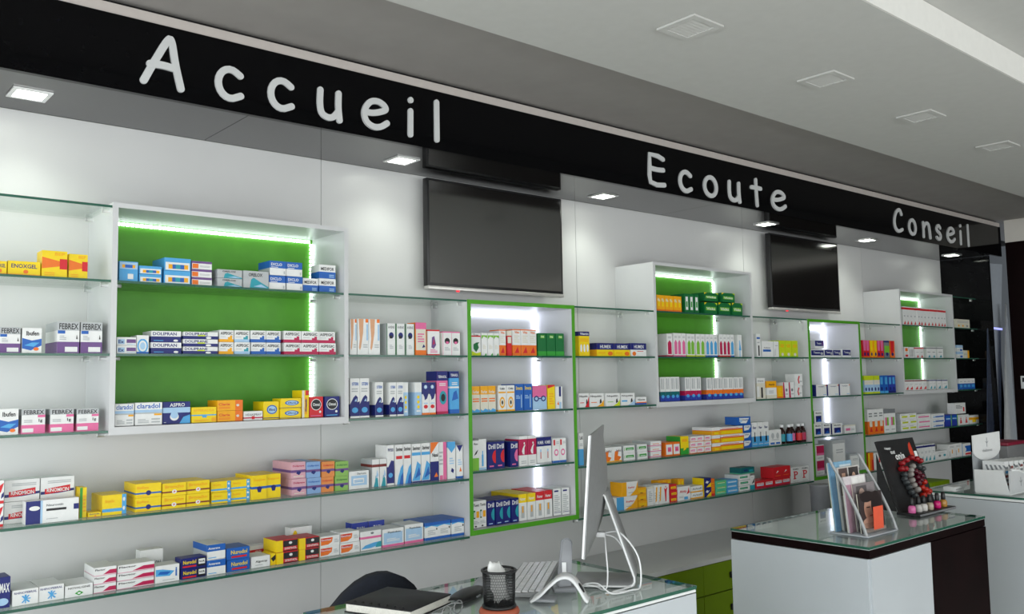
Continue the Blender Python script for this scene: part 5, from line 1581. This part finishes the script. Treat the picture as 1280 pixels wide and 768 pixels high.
M_NAVY = mat('navy_fabric', (.008, .011, .02), .85, vary=.25, scale=120, bump=.2)
chair('dark navy office chair back showing behind nearest counter', 1.425, 2.555, math.radians(178), 1.062, M_NAVY)
chair('black office chair behind middle counter, half hidden by brochures', 4.66, 2.555, math.radians(180), 1.05, mat('black_fabric', (.02, .019, .02), .85, vary=.2, scale=120, bump=.2))

# green cartons standing on the low worktop
for lab, gx, gy, w, h in (('olive green carton on low worktop below farther niche', 5.30, 3.1, .16, .22),
                          ('olive green carton on low worktop beyond black display board', 6.55, 3.02, .30, .15)):
    g = MB().rbox(-w / 2, w / 2, -.08, .08, 0, h, M_GREENDRAWER, .004)
    g.box(-w / 2 + .01, w / 2 - .01, -.0808, -.0801, h * .3, h * .36, M_GREENEDGE)
    one('carton', lab, 'carton', (gx, gy, .6625), g)
g = MB()
g.lathe([(.05, 0), (.055, .01), (.06, .24), (.062, .25), (.056, .252)], M_GPLAST, seg=20)
one('waste_bin', 'narrow grey cylinder bin standing on low worktop', 'bin', (5.07, 3.02, .6625), g)

# ---------------------------------------------------------------- brochure stand and magazines on the middle counter
M_RAIL = mat('stand_silver_grey', (.42, .43, .44), .35, vary=.03)
M_ACRYL = glass('clear_acrylic', (.96, .97, .97), 1.3)
t = thing('brochure_stand', 'clear brochure stand with curved grey sides on middle counter', 'brochure stand', (3.22, 1.745, TOP))
MB().rbox(-.115, .115, -.08, .075, 0, .006, mat('stand_base', (.45, .48, .52), .2, vary=.03), .002).build('base', t)
curve = [(.066, .283), (.045, .245), (.012, .19), (-.018, .135), (-.045, .08), (-.065, .03), (-.072, .006)]
cv = [(p.y, p.z) for p in spline([(0, a, b) for a, b in curve], 4)]
for s in (-1, 1):
    m = MB()
    m.sheet([[(s * .112, y + dy, z + dz) for (y, z) in cv] for dy, dz in ((-.007, -.002), (.007, .002))], .004, M_RAIL)
    m.build('curved_side', t)
    MB().prism([(.07, .006), (.07, .27)] + [(y + .008, z) for y, z in cv[1:-1]] + [(-.06, .006)], s * .1085 - .001, s * .1085 + .001, M_ACRYL, 'x').build('side_sheet', t)
for y, h in ((.03, .20), (-.018, .13)):
    MB().box(-.106, .106, y, y + .002, .007, h, M_ACRYL).build('divider', t)
MB().box(-.106, .106, -.066, -.064, .007, .05, M_ACRYL).build('front_lip', t)
MB().box(-.05, .02, -.0715, -.0695, .022, .105, mat('orange_card', '#e25a3c', .5)).build('price_card', t)


def cover(mb, x0, x1, y, z0, z1, cmds):
    for c in cmds:
        k, col = c[0], mat('print_' + c[1], c[1], .4, vary=.1, scale=40)
        if k == 'r':
            a, b, e, f = c[2:6]
            pts = [(a, b), (e, b), (e, f), (a, f)]
        else:
            a, b, e, f = c[2:6]
            pts = [(a + e * math.cos(2 * math.pi * i / 24), b + f * math.sin(2 * math.pi * i / 24)) for i in range(24)]
        mb.add([(x0 + p[0] * (x1 - x0), y - .0002 * (cmds.index(c) + 1), z0 + p[1] * (z1 - z0)) for p in pts], [list(range(len(pts)))], col)


MAGS = [
    ('tall pale blue magazine at back of brochure stand', '#7fa9c4', .048, .255, -.105, .06, [('r', '#5f8fb4', .0, .0, .25, 1.0), ('r', '#c9d6dd', .45, .8, .95, .95), ('r', '#9dbbd0', .4, .2, .9, .7)]),
    ('magazine with dark portrait photographs, second row of brochure stand', '#c8c4c0', .036, .235, -.07, .09, [('r', '#5a4a48', .05, .55, .45, .98), ('r', '#caa08a', .18, .6, .34, .9), ('r', '#3a3434', .5, .5, .95, .98), ('e', '#d0a890', .72, .72, .12, .18), ('r', '#d8d4d2', .05, .1, .95, .45)]),
    ('pink spined white magazine in middle of brochure stand', '#d4ccd0', -.002, .205, -.10, .06, [('r', '#b48a9c', .0, .0, .3, .85), ('r', '#e6e4e2', .35, .55, .95, .98), ('r', '#a89ca4', .45, .1, .9, .5)]),
    ('magazine with grey model photograph, behind front row of stand', '#8a8284', -.014, .175, -.055, .10, [('r', '#5c5658', .1, .1, .6, .95), ('e', '#c0a498', .35, .7, .16, .2), ('r', '#d6d6d4', .6, .5, .98, .72)]),
    ('front magazine with woman face photograph in brochure stand', '#3c3434', -.046, .145, -.085, .085, [('e', '#b88c78', .46, .58, .3, .32), ('e', '#251c1c', .72, .66, .24, .36), ('e', '#251c1c', .34, .9, .3, .14), ('e', '#c49a86', .3, .24, .26, .14), ('r', '#2a2020', .26, .62, .42, .645), ('r', '#2a2020', .5, .6, .62, .625), ('r', '#94443e', .36, .4, .5, .435), ('r', '#a09088', .0, .0, 1.0, .1)]),
]
for lab, col, y, h, a, b, cmds in MAGS:
    t = thing('magazine', lab, 'magazine', (3.22, 1.745 + y, TOP + .0075), 0, 'magazines in the brochure stand')
    t.rotation_euler = (math.radians(-5), 0, 0)
    m = MB()
    m.box(a, b, 0, .006, 0, h, mat('print_' + col, col, .4, vary=.1, scale=40))
    cover(m, a, b, 0.0, 0.0, h, cmds)
    m.build('cover', t)
    MB().box(a + .001, b - .0005, .0062, .010, .001, h - .001, paper('C')).build('pages', t)

# ---------------------------------------------------------------- cosmetics display board with swatches
M_BCARD = mat('black_display_card', (.014, .014, .015), .4, vary=.2)
lean = math.atan2(.09, .293)
t = thing('cosmetics_display', 'black leaning cosmetics display board with ring of coloured swatches', 'display board', (3.865, 1.835, TOP))
MB().rbox(-.17, .17, -.085, .015, 0, .012, M_BCARD, .002).build('tray', t)
MB().box(-.168, .168, -.0855, -.0848, .002, .010, mat('tray_grey', (.2, .2, .21), .4)).build('tray_front', t)
bd = MB().box(-.165, .165, 0, .012, 0, .305, M_BCARD).build('board', t, (0, 0, .0125), (-lean, 0, 0))
MB().prism([(.018, .0125), (.10, .0125), (.098, .25)], -.16, -.157, M_BCARD, 'x').build('prop', t)
tx = MB()
for s, a, b, e, f in (('Happy', .045, .262, .10, .275), ('tout', .085, .243, .125, .258), ('onja', .115, .205, .20, .245)):
    tv, tf = text_shape(s)
    tx.add([(-.165 + a + p[0] * (e - a), -.0006, b + p[1] * (f - b)) for p in tv], tf, paper('W'))
tx.build('script_lettering', bd)
pic = MB()
pic.prism([(.09, .222), (.122, .222), (.122, .255), (.117, .287), (.098, .275), (.09, .255)], -.0012, -.0004, mat('lipstick_red', '#c8402c', .35))
pic.prism([(.084, .205), (.128, .205), (.128, .222), (.084, .222)], -.0014, -.0005, mat('lipstick_base', '#d8a8a4', .35))
pic.build('lipstick_picture', bd)
MB().box(.13, .155, -.0012, -.0002, .218, .243, paper('W')).build('price_sticker', bd)
SW = {'R': [(0.125, 0.197), (0.172, 0.207), (0.224, 0.215), (0.266, 0.206), (0.294, 0.195), (0.103, 0.174), (0.137, 0.171)],
      'W': [(0.209, 0.177), (0.181, 0.162), (0.167, 0.144), (0.161, 0.119), (0.163, 0.097), (0.182, 0.076)],
      'M': [(0.215, 0.154), (0.24, 0.143), (0.259, 0.129), (0.214, 0.127), (0.236, 0.114), (0.209, 0.104)],
      'R2': [(0.261, 0.102), (0.226, 0.08), (0.251, 0.069), (0.276, 0.059), (0.215, 0.048), (0.252, 0.05)],
      'S': [(0.113, 0.148), (0.1, 0.13), (0.106, 0.115), (0.114, 0.093), (0.121, 0.071), (0.142, 0.053), (0.265, 0.172), (0.291, 0.159)]}
SC = {'R': mat('swatch_red', '#8c141c', .25), 'W': mat('swatch_white', '#8e8884', .25), 'M': mat('swatch_crimson', '#4c0c1e', .25),
      'R2': mat('swatch_scarlet', '#a82014', .25), 'S': mat('swatch_clear', '#3a3e40', .12)}
for k, l in SW.items():
    sm = MB()
    sm.lathe([(.005, 0), (.0095, .003), (.0115, .008), (.0115, .020), (.0085, .027), (.003, .029)], SC[k], seg=12)
    me = sm.mesh('colour_tip')
    for (u, v) in l:
        link('colour_tip', me, t, (u - .165, .0 + v * math.sin(lean) - .0005, .0125 + v * math.cos(lean)), (math.radians(90) - lean, 0, 0))
POL = [('#d86aa4', 'pink', -.155, -.045), ('#b8b4b0', 'silver', -.105, -.05), ('#c8c4c0', 'pale silver', -.064, -.053), ('#a89c88', 'beige', -.012, -.055), ('#c8186c', 'magenta', .055, -.056), ('#b08038', 'amber', .112, -.057)]
for col, nm, dx, dy in POL:
    t = thing('nail_polish', '%s nail polish bottle with black cap on display tray' % nm, 'nail polish', (3.865 + dx, 1.835 + dy, TOP + .0125), 0, 'nail polish bottles')
    MB().lathe([(.0135, 0), (.0155, .003), (.0155, .022), (.012, .029), (.008, .031)], mat('polish_' + nm.replace(' ', '_'), col, .1, vary=.05), seg=14).build('bottle', t)
    MB().lathe([(.0085, .0312), (.0095, .033), (.0080, .062), (.006, .064)], M_DPLAST, seg=12).build('cap', t)

# ---------------------------------------------------------------- white leaflet dispenser on the farthest counter
M_CARD = mat('white_carton', (.74, .75, .75), .5, vary=.02)
M_CGREY = mat('grey_carton', (.34, .36, .38), .5, vary=.03)
t = thing('leaflet_dispenser', 'white cardboard leaflet dispenser with tall header on farthest counter', 'leaflet dispenser', (4.78, 1.86, TOP))
MB().box(-.15, .17, .052, .056, 0, .20, M_CGREY).build('back_card', t)
hd = MB().prism([(-.155, .27), (-.155, .205)] + [(.01 + .165 * math.cos(a), .205 - .055 * math.sin(a)) for a in [math.pi - k * math.pi / 12 for k in range(13)]] + [(.175, .27), (.175, .285), (-.155, .28)], .046, .051, M_CARD).build('header', t)
em = MB()
em.box(.006, .010, .0448, .0458, .215, .262, M_GPLAST)
em.prism([(-.012, .245), (.008, .238), (.028, .245), (.008, .232)], .0449, .0458, M_GPLAST)
em.build('emblem', hd)
tv, tf = text_shape('thalassea')
em = MB()
em.add([(-.05 + p[0] * .12, .0448, .192 + p[1] * .014) for p in tv], tf, mat('header_lettering', (.4, .41, .42), .5))
em.build('lettering', hd)
MB().box(-.16, .42, -.115, .045, 0, .006, M_CARD).build('tray_floor', t)
wing = [(.14, .006), (.13, .03), (.09, .062), (.03, .092), (-.04, .112), (-.13, .118), (-.16, .118)]
wo = MB().prism([(-.16, .006)] + wing, -.117, -.112, mat('wing_card', (.55, .56, .57), .5, vary=.02)).build('front_wing', t)
MB().tube([(a, -.116, b) for a, b in wing[:-1]], .005, M_CARD, 6).build('wing_rim', wo)
MB().prism([(-.115, .006), (.045, .006), (.045, .115), (-.09, .118)], -.165, -.161, M_CARD, 'x').build('side_wall', t)
em = MB()
em.box(-.03, -.026, -.1182, -.1174, .035, .078, M_GPLAST)
em.prism([(-.05, .063), (-.028, .057), (-.006, .063), (-.028, .051)], -.1182, -.1174, M_GPLAST)
em.build('emblem', t)
for k in range(8):
    lx = 4.78 - .08 + .062 * k
    lt = one('leaflet', ('leftmost', 'second', 'third', 'fourth', 'fifth', 'sixth', 'seventh', 'rightmost')[k] + ' white leaflet with red and blue print in leaflet dispenser', 'leaflet', (lx, 1.835 - .0, TOP + .0065), MB(), 0, 'leaflets in the dispenser')
    m = MB()
    m.box(-.024, .024, -.05, .052, 0, .148 - .002 * k, M_CARD)
    for r in range(5):
        m.box(-.02 + (r % 2) * .004, .018, -.0506, -.0501, .03 + .02 * r, .042 + .02 * r, paper(('BR', 'G', 'BR', 'LB', 'G')[(r + k) % 5]))
    for r in range(5):
        m.add([(-.0243, .03 - .02 * r, .10 + .004 * r), (-.0243, .02 - .02 * r, .10 + .004 * r), (-.0243, .03 - .02 * r, .13), (-.0243, .04 - .02 * r, .13)], [(0, 1, 2, 3)], paper('G'))
    lt.data = m.mesh('leaflet')
g = MB().rbox(-.05, .05, -.03, .03, 0, .022, M_CARD, .002)
g.box(-.04, .03, -.0305, -.0301, .008, .012, M_GPLAST)
one('small_carton', 'small flat white carton beside leaflet dispenser', 'carton', (4.64, 2.02, TOP), g)
t = thing('storage_box', 'grey storage box with dark red rim behind leaflets', 'storage box', (5.40, 2.06, TOP))
MB().rbox(-.13, .13, -.07, .07, 0, .185, mat('box_grey', (.16, .16, .165), .5), .004).build('body', t)
MB().rbox(-.134, .134, -.074, .074, .1855, .203, mat('rim_red', '#7a1830', .4), .003).build('rim', t)

# wall device on the brown wall
t = thing('wall_thermostat', 'small white wall device with dark window on brown wall', 'wall device', (7.9585, 2.845, 1.45))
MB().rbox(-.016, 0, -.045, .022, 0, .105, M_WPLAST, .003).build('case', t)
MB().box(-.0175, -.0162, -.03, .008, .055, .09, M_DPLAST).build('window', t)
